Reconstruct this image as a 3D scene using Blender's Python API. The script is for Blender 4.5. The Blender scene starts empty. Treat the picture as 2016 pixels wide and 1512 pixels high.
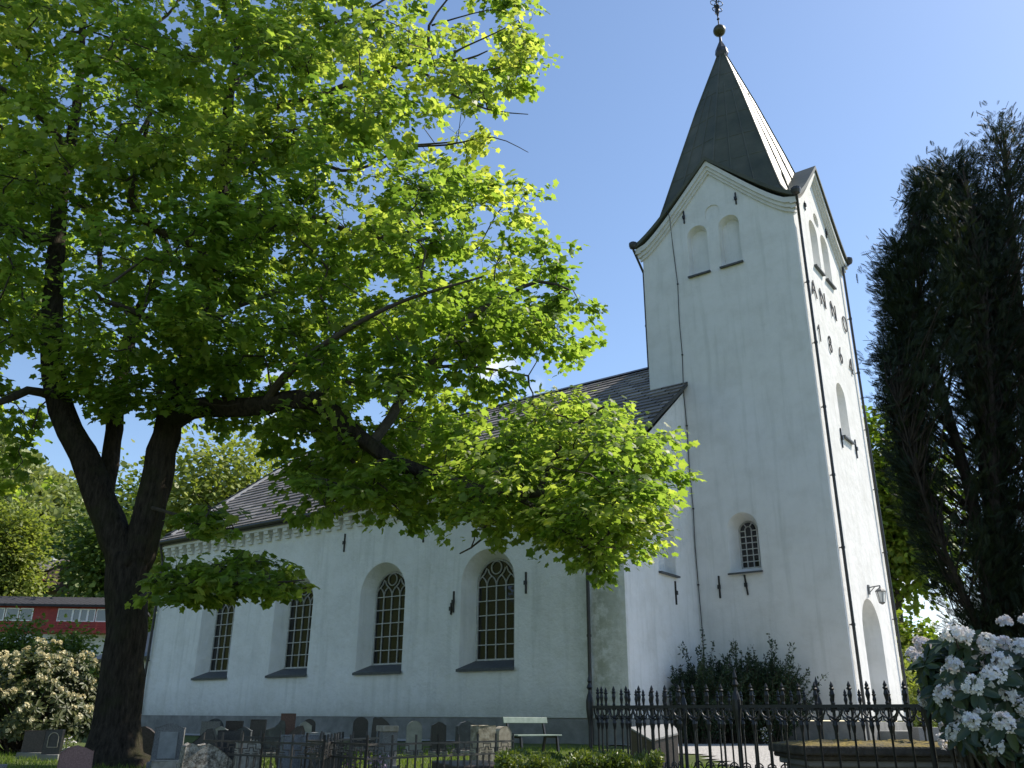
import bpy, math, random
import numpy as np
from mathutils import Vector, Matrix
from mathutils.geometry import tessellate_polygon

rng = np.random.default_rng(7)
random.seed(7)
scn = bpy.context.scene
COL = scn.collection

# ------------------------------------------------------------------ camera
CAM = np.array([8.635, -30.585, -0.061])
YAW, PITCH, ROLL, FPX = 0.63791, 0.37211, 0.00763, 1691.84
_cy, _sy = math.cos(YAW), math.sin(YAW)
FW = np.array([-_sy, _cy, 0.0]); RT = np.array([_cy, _sy, 0.0]); UP = np.array([0, 0, 1.0])
_F = FW * math.cos(PITCH) + UP * math.sin(PITCH)
_U = UP * math.cos(PITCH) - FW * math.sin(PITCH)
_R = RT * math.cos(ROLL) + _U * math.sin(ROLL)
_U2 = _U * math.cos(ROLL) - RT * math.sin(ROLL)
cd = bpy.data.cameras.new('camera'); cam = bpy.data.objects.new('camera', cd); COL.objects.link(cam)
cd.sensor_width = 36.0; cd.lens = FPX * 36 / 2016; cd.clip_start = 0.1; cd.clip_end = 3000
cam.matrix_world = Matrix(((_R[0], _U2[0], -_F[0], CAM[0]), (_R[1], _U2[1], -_F[1], CAM[1]),
                           (_R[2], _U2[2], -_F[2], CAM[2]), (0, 0, 0, 1)))
scn.camera = cam

# ------------------------------------------------------------------ light
SUN_EL, SUN_AZ = math.radians(48), math.radians(60)      # azimuth from +X towards +Y
SUN = np.array([math.cos(SUN_EL) * math.cos(SUN_AZ), math.cos(SUN_EL) * math.sin(SUN_AZ), math.sin(SUN_EL)])
sl = bpy.data.lights.new('sun', 'SUN'); sl.energy = 4.5; sl.angle = math.radians(0.53); sl.color = (1.0, 0.92, 0.80)
so = bpy.data.objects.new('sun', sl); COL.objects.link(so); so.location = (40, 60, 80)
so.rotation_euler = Vector(-SUN).to_track_quat('-Z', 'Y').to_euler()
w = bpy.data.worlds.new('World'); scn.world = w; w.use_nodes = True
nt = w.node_tree; nt.nodes.clear()
wo = nt.nodes.new('ShaderNodeOutputWorld'); bg = nt.nodes.new('ShaderNodeBackground')
sk = nt.nodes.new('ShaderNodeTexSky'); sk.sky_type = 'NISHITA'; sk.sun_disc = False
sk.sun_elevation = SUN_EL; sk.sun_rotation = math.pi / 2 - SUN_AZ
sk.air_density = 1.0; sk.dust_density = 0.3; sk.ozone_density = 2.2
bg.inputs['Strength'].default_value = 0.126
tc = nt.nodes.new('ShaderNodeTexCoord')
nz = nt.nodes.new('ShaderNodeTexNoise'); nz.inputs['Scale'].default_value = 14; nz.inputs['Detail'].default_value = 6
nt.links.new(tc.outputs['Generated'], nz.inputs['Vector'])
prev = sk.outputs['Color']
for d0, c0, c1 in (((-0.557, 0.744, 0.37), 0.9990, 0.9998), ((-0.204, 0.968, 0.143), 0.990, 0.9997), ((-0.746, 0.577, 0.331), 0.9988, 0.9998)):
    dn = np.array(d0) / np.linalg.norm(d0)
    dt = nt.nodes.new('ShaderNodeVectorMath'); dt.operation = 'DOT_PRODUCT'; dt.inputs[1].default_value = dn
    nrm = nt.nodes.new('ShaderNodeVectorMath'); nrm.operation = 'NORMALIZE'
    nt.links.new(tc.outputs['Generated'], nrm.inputs[0]); nt.links.new(nrm.outputs[0], dt.inputs[0])
    mr = nt.nodes.new('ShaderNodeMapRange'); mr.inputs[1].default_value = c0; mr.inputs[2].default_value = c1
    nt.links.new(dt.outputs['Value'], mr.inputs[0])
    ad = nt.nodes.new('ShaderNodeMath'); ad.operation = 'MULTIPLY'
    nr = nt.nodes.new('ShaderNodeMapRange'); nr.inputs[1].default_value = 0.38; nr.inputs[2].default_value = 0.62
    nt.links.new(nz.outputs['Fac'], nr.inputs[0])
    nt.links.new(mr.outputs[0], ad.inputs[0]); nt.links.new(nr.outputs[0], ad.inputs[1])
    mx = nt.nodes.new('ShaderNodeMix'); mx.data_type = 'RGBA'
    nt.links.new(ad.outputs[0], mx.inputs[0]); nt.links.new(prev, mx.inputs[6]); mx.inputs[7].default_value = (6.0, 6.3, 6.6, 1)
    prev = mx.outputs[2]
nt.links.new(prev, bg.inputs['Color']); nt.links.new(bg.outputs[0], wo.inputs['Surface'])
vs = scn.view_settings; vs.view_transform = 'Standard'; vs.look = 'None'; vs.exposure = 0.65; vs.gamma = 1.0
scn.cycles.max_bounces = 8; scn.cycles.transparent_max_bounces = 8

# ------------------------------------------------------------------ helpers
def ray(x, y): return _F + _R * (x - 1008) / FPX - _U2 * (y - 756) / FPX
def at(x, y, D):
    r = ray(x, y); return CAM + r * D / (r @ FW)
def hz(s, D): return CAM + RT * s + FW * D          # lateral, depth at eye height

def ground_z(X, Y):
    X = np.asarray(X, float); Y = np.asarray(Y, float)
    r2 = ((X - 6) ** 2 + (Y + 27) ** 2) / 49.0
    q = np.clip((-5.5 - Y) / 9.0, 0, 1)
    h = -0.78 - 0.15 * q * q * (3 - 2 * q) - 0.55 * np.exp(-r2)
    e = -X - 70
    hill = np.where(e > 0, 0.25 * e * e / (np.abs(e) + 8), 0) + np.where(e > 130, 0.34 * (e - 130), 0)
    fade = 1 / (1 + np.exp((Y - 170) / 50))
    hill = hill * fade
    hill = np.where(hill > 150, 150 + (hill - 150) * 0.3, hill)
    return h + hill

def on_ground(x, y):
    p = ray(x, y); t = -0.8 / p[2] if p[2] < 0 else 60
    for _ in range(20):
        q = CAM + p * t; t = (float(ground_z(q[0], q[1])) - CAM[2]) / p[2] if p[2] < 0 else 60
    return CAM + p * t

def new_mat(name): 
    m = bpy.data.materials.new(name); m.use_nodes = True
    return m, m.node_tree, m.node_tree.nodes['Principled BSDF']

def noise(nt, scale, detail=4, rough=0.55, coord='Position', vec=None, dim=None):
    n = nt.nodes.new('ShaderNodeTexNoise'); n.inputs['Scale'].default_value = scale
    n.inputs['Detail'].default_value = detail; n.inputs['Roughness'].default_value = rough
    if vec is None:
        g = nt.nodes.new('ShaderNodeNewGeometry'); vec = g.outputs['Position']
    nt.links.new(vec, n.inputs['Vector'])
    return n.outputs['Fac']

def ramp(nt, fac, stops):
    r = nt.nodes.new('ShaderNodeValToRGB'); el = r.color_ramp.elements
    while len(el) < len(stops): el.new(0.5)
    for e, (p, c) in zip(el, stops):
        e.position = p; e.color = (*c, 1) if len(c) == 3 else c
    nt.links.new(fac, r.inputs['Fac']); return r.outputs['Color']

def bump(nt, bsdf, h, strength, dist, prev=None):
    b = nt.nodes.new('ShaderNodeBump'); b.inputs['Strength'].default_value = strength; b.inputs['Distance'].default_value = dist
    nt.links.new(h, b.inputs['Height'])
    if prev is not None: nt.links.new(prev, b.inputs['Normal'])
    if bsdf is not None: nt.links.new(b.outputs[0], bsdf.inputs['Normal'])
    return b.outputs[0]

def mixc(nt, fac, a, b):
    m = nt.nodes.new('ShaderNodeMix'); m.data_type = 'RGBA'
    for sock, v in ((m.inputs[0], fac), (m.inputs[6], a), (m.inputs[7], b)):
        if isinstance(v, (int, float)): sock.default_value = v
        elif isinstance(v, tuple): sock.default_value = (*v, 1)
        else: nt.links.new(v, sock)
    return m.outputs[2]

def math_n(nt, op, a, b=None, clamp=False):
    m = nt.nodes.new('ShaderNodeMath'); m.operation = op; m.use_clamp = clamp
    for s, v in zip(m.inputs, (a, b)):
        if v is None: continue
        if isinstance(v, (int, float)): s.default_value = v
        else: nt.links.new(v, s)
    return m.outputs[0]

def noisy(name, stops, scale=3.0, rough=0.8, bscale=None, bstr=0.4, bdist=0.02, metal=0.0, detail=5, spec=None):
    m, nt, b = new_mat(name)
    f = noise(nt, scale, detail)
    nt.links.new(ramp(nt, f, stops), b.inputs['Base Color'])
    b.inputs['Roughness'].default_value = rough; b.inputs['Metallic'].default_value = metal
    if spec is not None: b.inputs['Specular IOR Level'].default_value = spec
    if bscale: bump(nt, b, noise(nt, bscale, 6, 0.65), bstr, bdist)
    return m

def plaster_mat(name, lump, fine, stain, k=1.0):
    m, nt, b = new_mat(name)
    c = ramp(nt, noise(nt, 0.9, 6, 0.65), [(0.3, tuple(k * x for x in (0.68, 0.67, 0.645))), (0.52, tuple(k * x for x in (0.76, 0.752, 0.735))), (0.75, tuple(k * x for x in (0.81, 0.80, 0.79)))])
    mpv = nt.nodes.new('ShaderNodeMapping'); mpv.inputs['Scale'].default_value = (3.0, 3.0, 0.25)
    g = nt.nodes.new('ShaderNodeNewGeometry'); nt.links.new(g.outputs['Position'], mpv.inputs['Vector'])
    streak = noise(nt, 1.0, 5, 0.6, vec=mpv.outputs[0])
    sf = math_n(nt, 'MULTIPLY', math_n(nt, 'SUBTRACT', streak, 0.52, True), 1.7, True)
    c = mixc(nt, sf, c, (0.46, 0.47, 0.43))
    pt = math_n(nt, 'MULTIPLY', math_n(nt, 'SUBTRACT', noise(nt, 0.35, 8, 0.7), 0.53, True), 3.0, True)      # repaired, greyer patches
    c = mixc(nt, math_n(nt, 'MULTIPLY', pt, 0.55), c, (0.55, 0.555, 0.54))
    spz = nt.nodes.new('ShaderNodeSeparateXYZ'); nt.links.new(g.outputs['Position'], spz.inputs[0])
    low = math_n(nt, 'SUBTRACT', 1.0, math_n(nt, 'DIVIDE', spz.outputs['Z'], 1.3), True)                       # rain-splashed foot of the wall
    low = math_n(nt, 'MULTIPLY', math_n(nt, 'MULTIPLY', low, noise(nt, 3.5, 7, 0.7)), 0.8, True)
    c = mixc(nt, low, c, (0.40, 0.40, 0.35))
    spk = math_n(nt, 'MULTIPLY', math_n(nt, 'SUBTRACT', noise(nt, 7.0, 8, 0.8), 0.66, True), 6.0, True)
    c = mixc(nt, math_n(nt, 'MULTIPLY', spk, 0.5), c, (0.42, 0.42, 0.39))
    if stain:     # green moss where the downpipe has leaked beside the corner
        sp = nt.nodes.new('ShaderNodeSeparateXYZ'); nt.links.new(g.outputs['Position'], sp.inputs[0])
        dx = math_n(nt, 'ABSOLUTE', math_n(nt, 'ADD', sp.outputs['X'], 6.25))
        fx = math_n(nt, 'SUBTRACT', 1.0, math_n(nt, 'DIVIDE', dx, 1.25), True)
        fy = math_n(nt, 'LESS_THAN', sp.outputs['Y'], -5.4)
        ns = noise(nt, 2.6, 8, 0.72)
        st = math_n(nt, 'MULTIPLY', math_n(nt, 'MULTIPLY', fx, fy), math_n(nt, 'MULTIPLY', math_n(nt, 'SUBTRACT', ns, 0.36, True), 5.0, True), True)
        c = mixc(nt, math_n(nt, 'MULTIPLY', st, 0.62), c, (0.21, 0.225, 0.115))
        lo = math_n(nt, 'MULTIPLY', math_n(nt, 'SUBTRACT', 1.0, math_n(nt, 'DIVIDE', math_n(nt, 'ABSOLUTE', sp.outputs['Z']), 0.6), True), ns)
        c = mixc(nt, math_n(nt, 'MULTIPLY', lo, 0.5), c, (0.35, 0.36, 0.3))
    nt.links.new(c, b.inputs['Base Color']); b.inputs['Roughness'].default_value = 0.9
    b.inputs['Specular IOR Level'].default_value = 0.2
    n1 = bump(nt, None, noise(nt, 3.0, 3, 0.5), lump, 0.08)
    n2 = bump(nt, None, noise(nt, 11, 5, 0.7), fine, 0.035, n1)
    bump(nt, b, noise(nt, 55, 4, 0.6), fine * 0.6, 0.01, n2)
    return m

M = {}
M['nave_plaster'] = plaster_mat('rough_whitewash', 0.6, 0.8, True, 1.08)
M['tower_plaster'] = plaster_mat('smooth_whitewash', 0.3, 0.2, False, 1.0)
M['plinth'] = noisy('dark_plinth_stone', [(0.3, (0.15, 0.15, 0.14)), (0.55, (0.22, 0.218, 0.205)), (0.8, (0.30, 0.295, 0.28))], 2.2, 0.9, 14, 0.5, 0.03)
M['white_paint'] = noisy('white_paint', [(0.3, (0.72, 0.72, 0.70)), (0.7, (0.8, 0.8, 0.79))], 8, 0.5)
M['window_paint'] = noisy('worn_window_paint', [(0.3, (0.40, 0.39, 0.37)), (0.7, (0.58, 0.57, 0.55))], 9, 0.6)
M['trim'] = noisy('limewash_trim', [(0.3, (0.62, 0.61, 0.58)), (0.7, (0.72, 0.71, 0.69))], 3, 0.85, 20, 0.3, 0.015)
M['sill_slate'] = noisy('sill_slate', [(0.3, (0.05, 0.055, 0.058)), (0.7, (0.09, 0.095, 0.1))], 9, 0.55, 40, 0.2, 0.004)
M['iron'] = noisy('black_iron', [(0.3, (0.012, 0.012, 0.013)), (0.7, (0.025, 0.024, 0.023))], 14, 0.4, 60, 0.25, 0.003, spec=0.4)
M['old_iron'] = noisy('weathered_iron', [(0.3, (0.025, 0.022, 0.02)), (0.62, (0.05, 0.045, 0.04)), (0.8, (0.09, 0.06, 0.04))], 22, 0.55, 80, 0.3, 0.003)
M['pipe'] = noisy('dark_pipe_paint', [(0.3, (0.02, 0.021, 0.022)), (0.7, (0.045, 0.042, 0.04))], 6, 0.4)
M['gilt'] = noisy('dull_gilt', [(0.3, (0.05, 0.045, 0.025)), (0.7, (0.09, 0.08, 0.04))], 5, 0.4, metal=0.5)
def glass_mat():
    m, nt, b = new_mat('old_window_glass')
    nt.links.new(ramp(nt, noise(nt, 1.3, 3), [(0.35, (0.006, 0.007, 0.007)), (0.7, (0.02, 0.018, 0.016))]), b.inputs['Base Color'])
    b.inputs['Roughness'].default_value = 0.05; b.inputs['Specular IOR Level'].default_value = 0.4
    g = nt.nodes.new('ShaderNodeNewGeometry')
    sp = nt.nodes.new('ShaderNodeSeparateXYZ'); nt.links.new(g.outputs['Position'], sp.inputs[0])
    cb = nt.nodes.new('ShaderNodeCombineXYZ')
    nt.links.new(math_n(nt, 'FLOOR', math_n(nt, 'DIVIDE', math_n(nt, 'ADD', sp.outputs['X'], 0.09 + 100), 0.445)), cb.inputs[0])
    nt.links.new(math_n(nt, 'FLOOR', math_n(nt, 'DIVIDE', math_n(nt, 'SUBTRACT', sp.outputs['Z'], 1.93), 0.518)), cb.inputs[2])
    wn = nt.nodes.new('ShaderNodeTexWhiteNoise'); nt.links.new(cb.outputs[0], wn.inputs['Vector'])
    sb_ = nt.nodes.new('ShaderNodeVectorMath'); sb_.operation = 'SUBTRACT'; sb_.inputs[1].default_value = (.5, .5, .5); nt.links.new(wn.outputs['Color'], sb_.inputs[0])
    sc_ = nt.nodes.new('ShaderNodeVectorMath'); sc_.operation = 'SCALE'; sc_.inputs['Scale'].default_value = 0.10; nt.links.new(sb_.outputs[0], sc_.inputs[0])
    av = nt.nodes.new('ShaderNodeVectorMath'); av.operation = 'ADD'; nt.links.new(bump(nt, None, noise(nt, 2.5, 2), 0.10, 0.05), av.inputs[0]); nt.links.new(sc_.outputs[0], av.inputs[1])
    nv = nt.nodes.new('ShaderNodeVectorMath'); nv.operation = 'NORMALIZE'; nt.links.new(av.outputs[0], nv.inputs[0]); nt.links.new(nv.outputs[0], b.inputs['Normal'])
    return m
M['glass'] = glass_mat()

def slate_mat(name, du, dv):
    """slates in rows; u along the eave, v up the slope, from the mesh's UV map (metres)"""
    m, nt, b = new_mat(name)
    uv = nt.nodes.new('ShaderNodeUVMap'); uv.uv_map = 'UVMap'
    sp = nt.nodes.new('ShaderNodeSeparateXYZ'); nt.links.new(uv.outputs[0], sp.inputs[0])
    row = math_n(nt, 'FLOOR', math_n(nt, 'DIVIDE', sp.outputs['Y'], dv))
    u = math_n(nt, 'ADD', math_n(nt, 'DIVIDE', sp.outputs['X'], du), math_n(nt, 'MULTIPLY', row, 0.36))
    fr = math_n(nt, 'FRACT', u); cell = math_n(nt, 'FLOOR', u)
    cb = nt.nodes.new('ShaderNodeCombineXYZ'); nt.links.new(cell, cb.inputs[0]); nt.links.new(row, cb.inputs[1])
    wn = nt.nodes.new('ShaderNodeTexWhiteNoise'); wn.noise_dimensions = '3D'; nt.links.new(cb.outputs[0], wn.inputs['Vector'])
    c = ramp(nt, wn.outputs['Value'], [(0.0, (0.17, 0.15, 0.135)), (0.5, (0.26, 0.23, 0.21)), (0.85, (0.33, 0.295, 0.265)), (1, (0.44, 0.40, 0.36))])
    c = mixc(nt, math_n(nt, 'MULTIPLY', noise(nt, 3.5, 6, 0.7), 0.6), c, (0.12, 0.108, 0.1))
    joint = math_n(nt, 'LESS_THAN', fr, 0.055)
    c = mixc(nt, joint, c, (0.018, 0.018, 0.019))
    nt.links.new(c, b.inputs['Base Color']); b.inputs['Roughness'].default_value = 0.65; b.inputs['Specular IOR Level'].default_value = 0.25
    h = math_n(nt, 'ADD', math_n(nt, 'MULTIPLY', noise(nt, 9, 5), 0.5), math_n(nt, 'MULTIPLY', joint, -1.0))
    bump(nt, b, h, 0.5, 0.02)
    return m
M['slate'] = slate_mat('roof_slate', 0.92, 0.46)
M['lead'] = noisy('pale_mortar_flashing', [(0.3, (0.25, 0.24, 0.23)), (0.7, (0.5, 0.48, 0.46))], 6, 0.7, 30, 0.5, 0.02)
def copper_mat():
    m, nt, b = new_mat('spire_sheet_copper')
    c = ramp(nt, noise(nt, 0.8, 6, 0.6), [(0.3, (0.05, 0.052, 0.036)), (0.55, (0.095, 0.09, 0.062)), (0.8, (0.15, 0.135, 0.10))])
    mp = nt.nodes.new('ShaderNodeMapping'); mp.inputs['Scale'].default_value = (2, 2, 0.25)
    g = nt.nodes.new('ShaderNodeNewGeometry'); nt.links.new(g.outputs['Position'], mp.inputs['Vector'])
    c = mixc(nt, math_n(nt, 'MULTIPLY', noise(nt, 2.0, 5, vec=mp.outputs[0]), 0.5), c, (0.06, 0.085, 0.058))
    nt.links.new(c, b.inputs['Base Color']); b.inputs['Metallic'].default_value = 0.0; b.inputs['Roughness'].default_value = 0.5
    b.inputs['Specular IOR Level'].default_value = 0.3
    bump(nt, b, noise(nt, 1.7, 4), 0.25, 0.05)
    return m
M['copper'] = copper_mat()
def bark_mat(name, dark, light, moss=None):
    m, nt, b = new_mat(name)
    mp = nt.nodes.new('ShaderNodeMapping'); mp.inputs['Scale'].default_value = (1, 1, 0.22)
    g = nt.nodes.new('ShaderNodeNewGeometry'); nt.links.new(g.outputs['Position'], mp.inputs['Vector'])
    n = noise(nt, 16, 7, 0.7, vec=mp.outputs[0])
    c = ramp(nt, n, [(0.35, dark), (0.6, light), (0.8, tuple(min(1, x * 1.5) for x in light))])
    if moss: c = mixc(nt, math_n(nt, 'MULTIPLY', math_n(nt, 'SUBTRACT', noise(nt, 1.6, 5), 0.5, True), 4.0, True), c, moss)
    nt.links.new(c, b.inputs['Base Color']); b.inputs['Roughness'].default_value = 0.92; b.inputs['Specular IOR Level'].default_value = 0.15
    bump(nt, b, n, 1.0, 0.09)
    return m
M['maple_bark'] = bark_mat('maple_bark', (0.016, 0.013, 0.010), (0.058, 0.047, 0.036), (0.042, 0.044, 0.02))
M['twig'] = noisy('twig_bark', [(0.3, (0.035, 0.028, 0.02)), (0.7, (0.075, 0.06, 0.045))], 12, 0.85)
M['grey_bark'] = bark_mat('grey_bark', (0.03, 0.025, 0.02), (0.1, 0.085, 0.07))

def leaf_mat(name, dark, mid, light, transl=0.45, tmul=(1.5, 1.55, 0.7), rough=0.5, spec=0.35):
    m = bpy.data.materials.new(name); m.use_nodes = True; nt = m.node_tree; b = nt.nodes['Principled BSDF']
    out = nt.nodes['Material Output']
    a = nt.nodes.new('ShaderNodeAttribute'); a.attribute_name = 'tint'
    c = ramp(nt, a.outputs['Fac'], [(0.0, dark), (0.5, mid), (1.0, light)])
    nt.links.new(c, b.inputs['Base Color']); b.inputs['Roughness'].default_value = rough; b.inputs['Specular IOR Level'].default_value = spec
    if transl:
        t = nt.nodes.new('ShaderNodeBsdfTranslucent')
        v = nt.nodes.new('ShaderNodeVectorMath'); v.operation = 'MULTIPLY'; v.inputs[1].default_value = tmul
        nt.links.new(c, v.inputs[0]); nt.links.new(v.outputs[0], t.inputs['Color'])
        mx = nt.nodes.new('ShaderNodeMixShader'); mx.inputs[0].default_value = transl
        nt.links.new(b.outputs[0], mx.inputs[1]); nt.links.new(t.outputs[0], mx.inputs[2]); nt.links.new(mx.outputs[0], out.inputs['Surface'])
    return m

# ---- mesh building
class MB:
    def __init__(s): s.v = []; s.f = []; s.uv = []
    def add(s, vs, fs):
        o = len(s.v); s.v.extend([tuple(map(float, p)) for p in vs]); s.f.extend([tuple(i + o for i in f) for f in fs]); return s
    def box(s, c, size, R=None, taper=1.0):
        hx, hy, h2 = size[0] / 2, size[1] / 2, size[2] / 2
        P = []
        for dz in (-1, 1):
            k = taper if dz > 0 else 1
            for dx, dy in ((-1, -1), (1, -1), (1, 1), (-1, 1)): P.append((dx * hx * k, dy * hy * k, dz * h2))
        P = np.array(P)
        if R is not None: P = P @ np.array(R).T
        return s.add(P + np.array(c), [(3, 2, 1, 0), (4, 5, 6, 7), (0, 1, 5, 4), (1, 2, 6, 5), (2, 3, 7, 6), (3, 0, 4, 7)])
    def tube(s, pts, rad, n=8, cap=True, wob=0.0):
        pts = np.array(pts, float); k = len(pts)
        rad = np.full(k, rad) if np.isscalar(rad) else np.array(rad)
        V = []; t0 = None; a = None
        for i in range(k):
            t = pts[min(i + 1, k - 1)] - pts[max(i - 1, 0)]; t = t / (np.linalg.norm(t) + 1e-9)
            if a is None:
                a = np.cross(t, (0.3, 0.2, 0.93)) if abs(t[2]) < 0.9 else np.cross(t, (1, 0.1, 0)); a /= np.linalg.norm(a)
            else:
                a = a - t * (a @ t); a /= (np.linalg.norm(a) + 1e-9)
            bb = np.cross(t, a)
            for j in range(n):
                an = 2 * math.pi * j / n
                r = rad[i] * (1 + (wob * (rng.random() - 0.5) if wob else 0))
                V.append(pts[i] + r * (a * math.cos(an) + bb * math.sin(an)))
        F = [(i * n + j, i * n + (j + 1) % n, (i + 1) * n + (j + 1) % n, (i + 1) * n + j) for i in range(k - 1) for j in range(n)]
        if cap: F += [tuple(range(n - 1, -1, -1)), tuple((k - 1) * n + j for j in range(n))]
        return s.add(V, F)
    def bar(s, p, q, wd, dp, up=(0, 0, 1)):
        p = np.array(p, float); q = np.array(q, float); t = q - p; L = np.linalg.norm(t); t = t / L
        u = np.array(up, float); x = np.cross(t, u); x /= np.linalg.norm(x) + 1e-9; y = np.cross(x, t)
        return s.box((p + q) / 2, (wd, dp, L), np.stack([x, y, t], 1))
    def lathe(s, c, prof, n=12, R=None):
        V = []
        for r, z in prof:
            for j in range(n):
                an = 2 * math.pi * (j + 0.5) / n; V.append((r * math.cos(an), r * math.sin(an), z))
        V = np.array(V)
        if R is not None: V = V @ np.array(R).T
        k = len(prof)
        F = [(i * n + j, i * n + (j + 1) % n, (i + 1) * n + (j + 1) % n, (i + 1) * n + j) for i in range(k - 1) for j in range(n)]
        F += [tuple(range(n - 1, -1, -1)), tuple((k - 1) * n + j for j in range(n))]
        return s.add(V + np.array(c), F)
    def prism(s, poly, d):
        """closed 3-D polygon extruded by vector d"""
        n = len(poly); P = [np.array(p, float) for p in poly]; Q = [p + np.array(d, float) for p in P]
        tri = tessellate_polygon([[Vector(p) for p in P]])
        F = [tuple(t) for t in tri] + [tuple(i + n for i in reversed(t)) for t in tri]
        F += [(i, (i + 1) % n, (i + 1) % n + n, i + n) for i in range(n)]
        return s.add(P + Q, F)
    def loft(s, A, B, close=False):
        n = len(A); m = n if close else n - 1
        return s.add(list(A) + list(B), [(i, (i + 1) % n, (i + 1) % n + n, i + n) for i in range(m)])
    def build(s, name, mat, parent=None, smooth=False, bevel=0, flat_angle=None):
        off = np.array(parent_loc(parent))
        me = bpy.data.meshes.new(name); me.from_pydata([tuple(np.array(p) - off) for p in s.v], [], s.f)
        if s.uv:
            uvl = me.uv_layers.new(name='UVMap'); uvl.data.foreach_set('uv', np.array(s.uv, np.float32).ravel())
        me.materials.append(mat if not isinstance(mat, str) else M[mat])
        if smooth: me.polygons.foreach_set('use_smooth', [True] * len(me.polygons))
        me.update()
        o = bpy.data.objects.new(name, me); COL.objects.link(o)
        if parent is not None: o.parent = parent
        if bevel:
            bv = o.modifiers.new('bevel', 'BEVEL'); bv.width = bevel; bv.segments = 2; bv.limit_method = 'ANGLE'
        return o

def parent_loc(p):
    L = np.zeros(3)
    while p is not None:
        L = L + np.array(p.location); p = p.parent
    return L

def thing(name, label, cat, loc, group=None):
    o = bpy.data.objects.new(name, None); COL.objects.link(o); o.location = tuple(map(float, loc)); o.empty_display_size = 0.3
    return tag(o, label, cat, group)
def tag(o, label, cat, group=None, kind=None):
    if label: o['label'] = label
    if cat: o['category'] = cat
    if group: o['group'] = group
    if kind: o['kind'] = kind
    return o

def mesh_np(name, V, faces_k, mat, parent=None, tint=None, smooth=False):
    """V (n,3); faces_k: list of (F,k) int arrays of equal-size faces"""
    V = np.asarray(V, np.float32) - np.array(parent_loc(parent), np.float32)
    me = bpy.data.meshes.new(name); me.vertices.add(len(V)); me.vertices.foreach_set('co', V.ravel())
    loops = np.concatenate([f.ravel() for f in faces_k]).astype(np.int32)
    tot = np.concatenate([np.full(len(f), f.shape[1]) for f in faces_k]).astype(np.int32)
    st = np.concatenate([[0], np.cumsum(tot)[:-1]]).astype(np.int32)
    me.loops.add(len(loops)); me.loops.foreach_set('vertex_index', loops)
    me.polygons.add(len(tot)); me.polygons.foreach_set('loop_start', st); me.polygons.foreach_set('loop_total', tot)
    if tint is not None:
        a = me.attributes.new('tint', 'FLOAT', 'FACE'); a.data.foreach_set('value', np.asarray(tint, np.float32))
    if smooth: me.polygons.foreach_set('use_smooth', np.ones(len(tot), bool))
    me.materials.append(M[mat] if isinstance(mat, str) else mat)
    me.update(calc_edges=True); me.validate()
    o = bpy.data.objects.new(name, me); COL.objects.link(o)
    if parent is not None: o.parent = parent
    return o

def unit(a): return a / (np.linalg.norm(a, axis=-1, keepdims=True) + 1e-9)

# leaf templates: x = half width, y = along the leaf, z = lift
_h = [(0, 0, 0), (.22, -.10, -.03), (.46, .05, -.1), (.40, .26, -.07), (.62, .54, -.14), (.33, .62, -.05), (0, 1.0, -.12)]
MAPLE = (np.array(_h + [(-x, y, z) for x, y, z in _h]), [np.array([[0, 1, 2, 3, 4, 5, 6], [7 + i for i in (6, 5, 4, 3, 2, 1, 0)]])])
OVAL = (np.array([(0, 0, 0), (.2, .35, .05), (.16, .75, .03), (0, 1, -.06), (-.16, .75, .03), (-.2, .35, .05)]), [np.array([[0, 1, 2, 3], [0, 3, 4, 5]])])
CLUMP = (np.array([(0, 0, 0), (.38, .25, .1), (.3, .75, -.05), (0, 1, .05), (-.33, .8, .0), (-.4, .3, -.08)]), [np.array([[0, 1, 2, 3, 4, 5]])])
_fr = [(0, 0, 0), (.035, .5, 0), (0, 1, 0)]
def frond_template(n=7):
    V = [(-.012, 0, 0), (.012, 0, 0), (0, 1, 0)]; F = [[0, 1, 2]]
    for i in range(n):
        y = 0.08 + 0.82 * i / n; L = 0.34 * (1 - abs(y - 0.4) * 0.9)
        for sgn in (-1, 1):
            o = len(V)
            V += [(0, y, 0), (sgn * L * .72, y + L * 1.0, 0.02), (sgn * L * .30, y + L * 0.62, -.02)]
            F.append([o, o + 1, o + 2])
            o = len(V)
            V += [(sgn * L * .3, y + L * .35, 0), (sgn * L * .98, y + L * .62, 0.03), (sgn * L * .5, y + L * .62, 0)]
            F.append([o, o + 1, o + 2])
    return np.array(V), [np.array(F)]
FROND = frond_template()

def scatter(name, tmpl, pos, ydir, nrm, size, mat, parent=None, tint=None, smooth=False):
    T, fs = tmpl; N = len(pos); k = len(T)
    y = unit(ydir); z = unit(nrm - y * np.sum(nrm * y, 1, keepdims=True)); x = np.cross(y, z)
    s = np.broadcast_to(np.asarray(size, float), (N,))[:, None, None]
    V = pos[:, None, :] + s * (T[None, :, 0:1] * x[:, None, :] + T[None, :, 1:2] * y[:, None, :] + T[None, :, 2:3] * z[:, None, :])
    V = V.reshape(-1, 3)
    F = []; tt = []
    base = (np.arange(N) * k)[:, None, None]
    for f in fs:
        F.append((base + f[None]).reshape(-1, f.shape[1]))
        if tint is not None: tt.append(np.repeat(tint, len(f)))
    return mesh_np(name, V, F, mat, parent, np.concatenate(tt) if tint is not None else None, smooth)

def rand_unit(n):
    v = rng.normal(size=(n, 3)); return unit(v)

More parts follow.
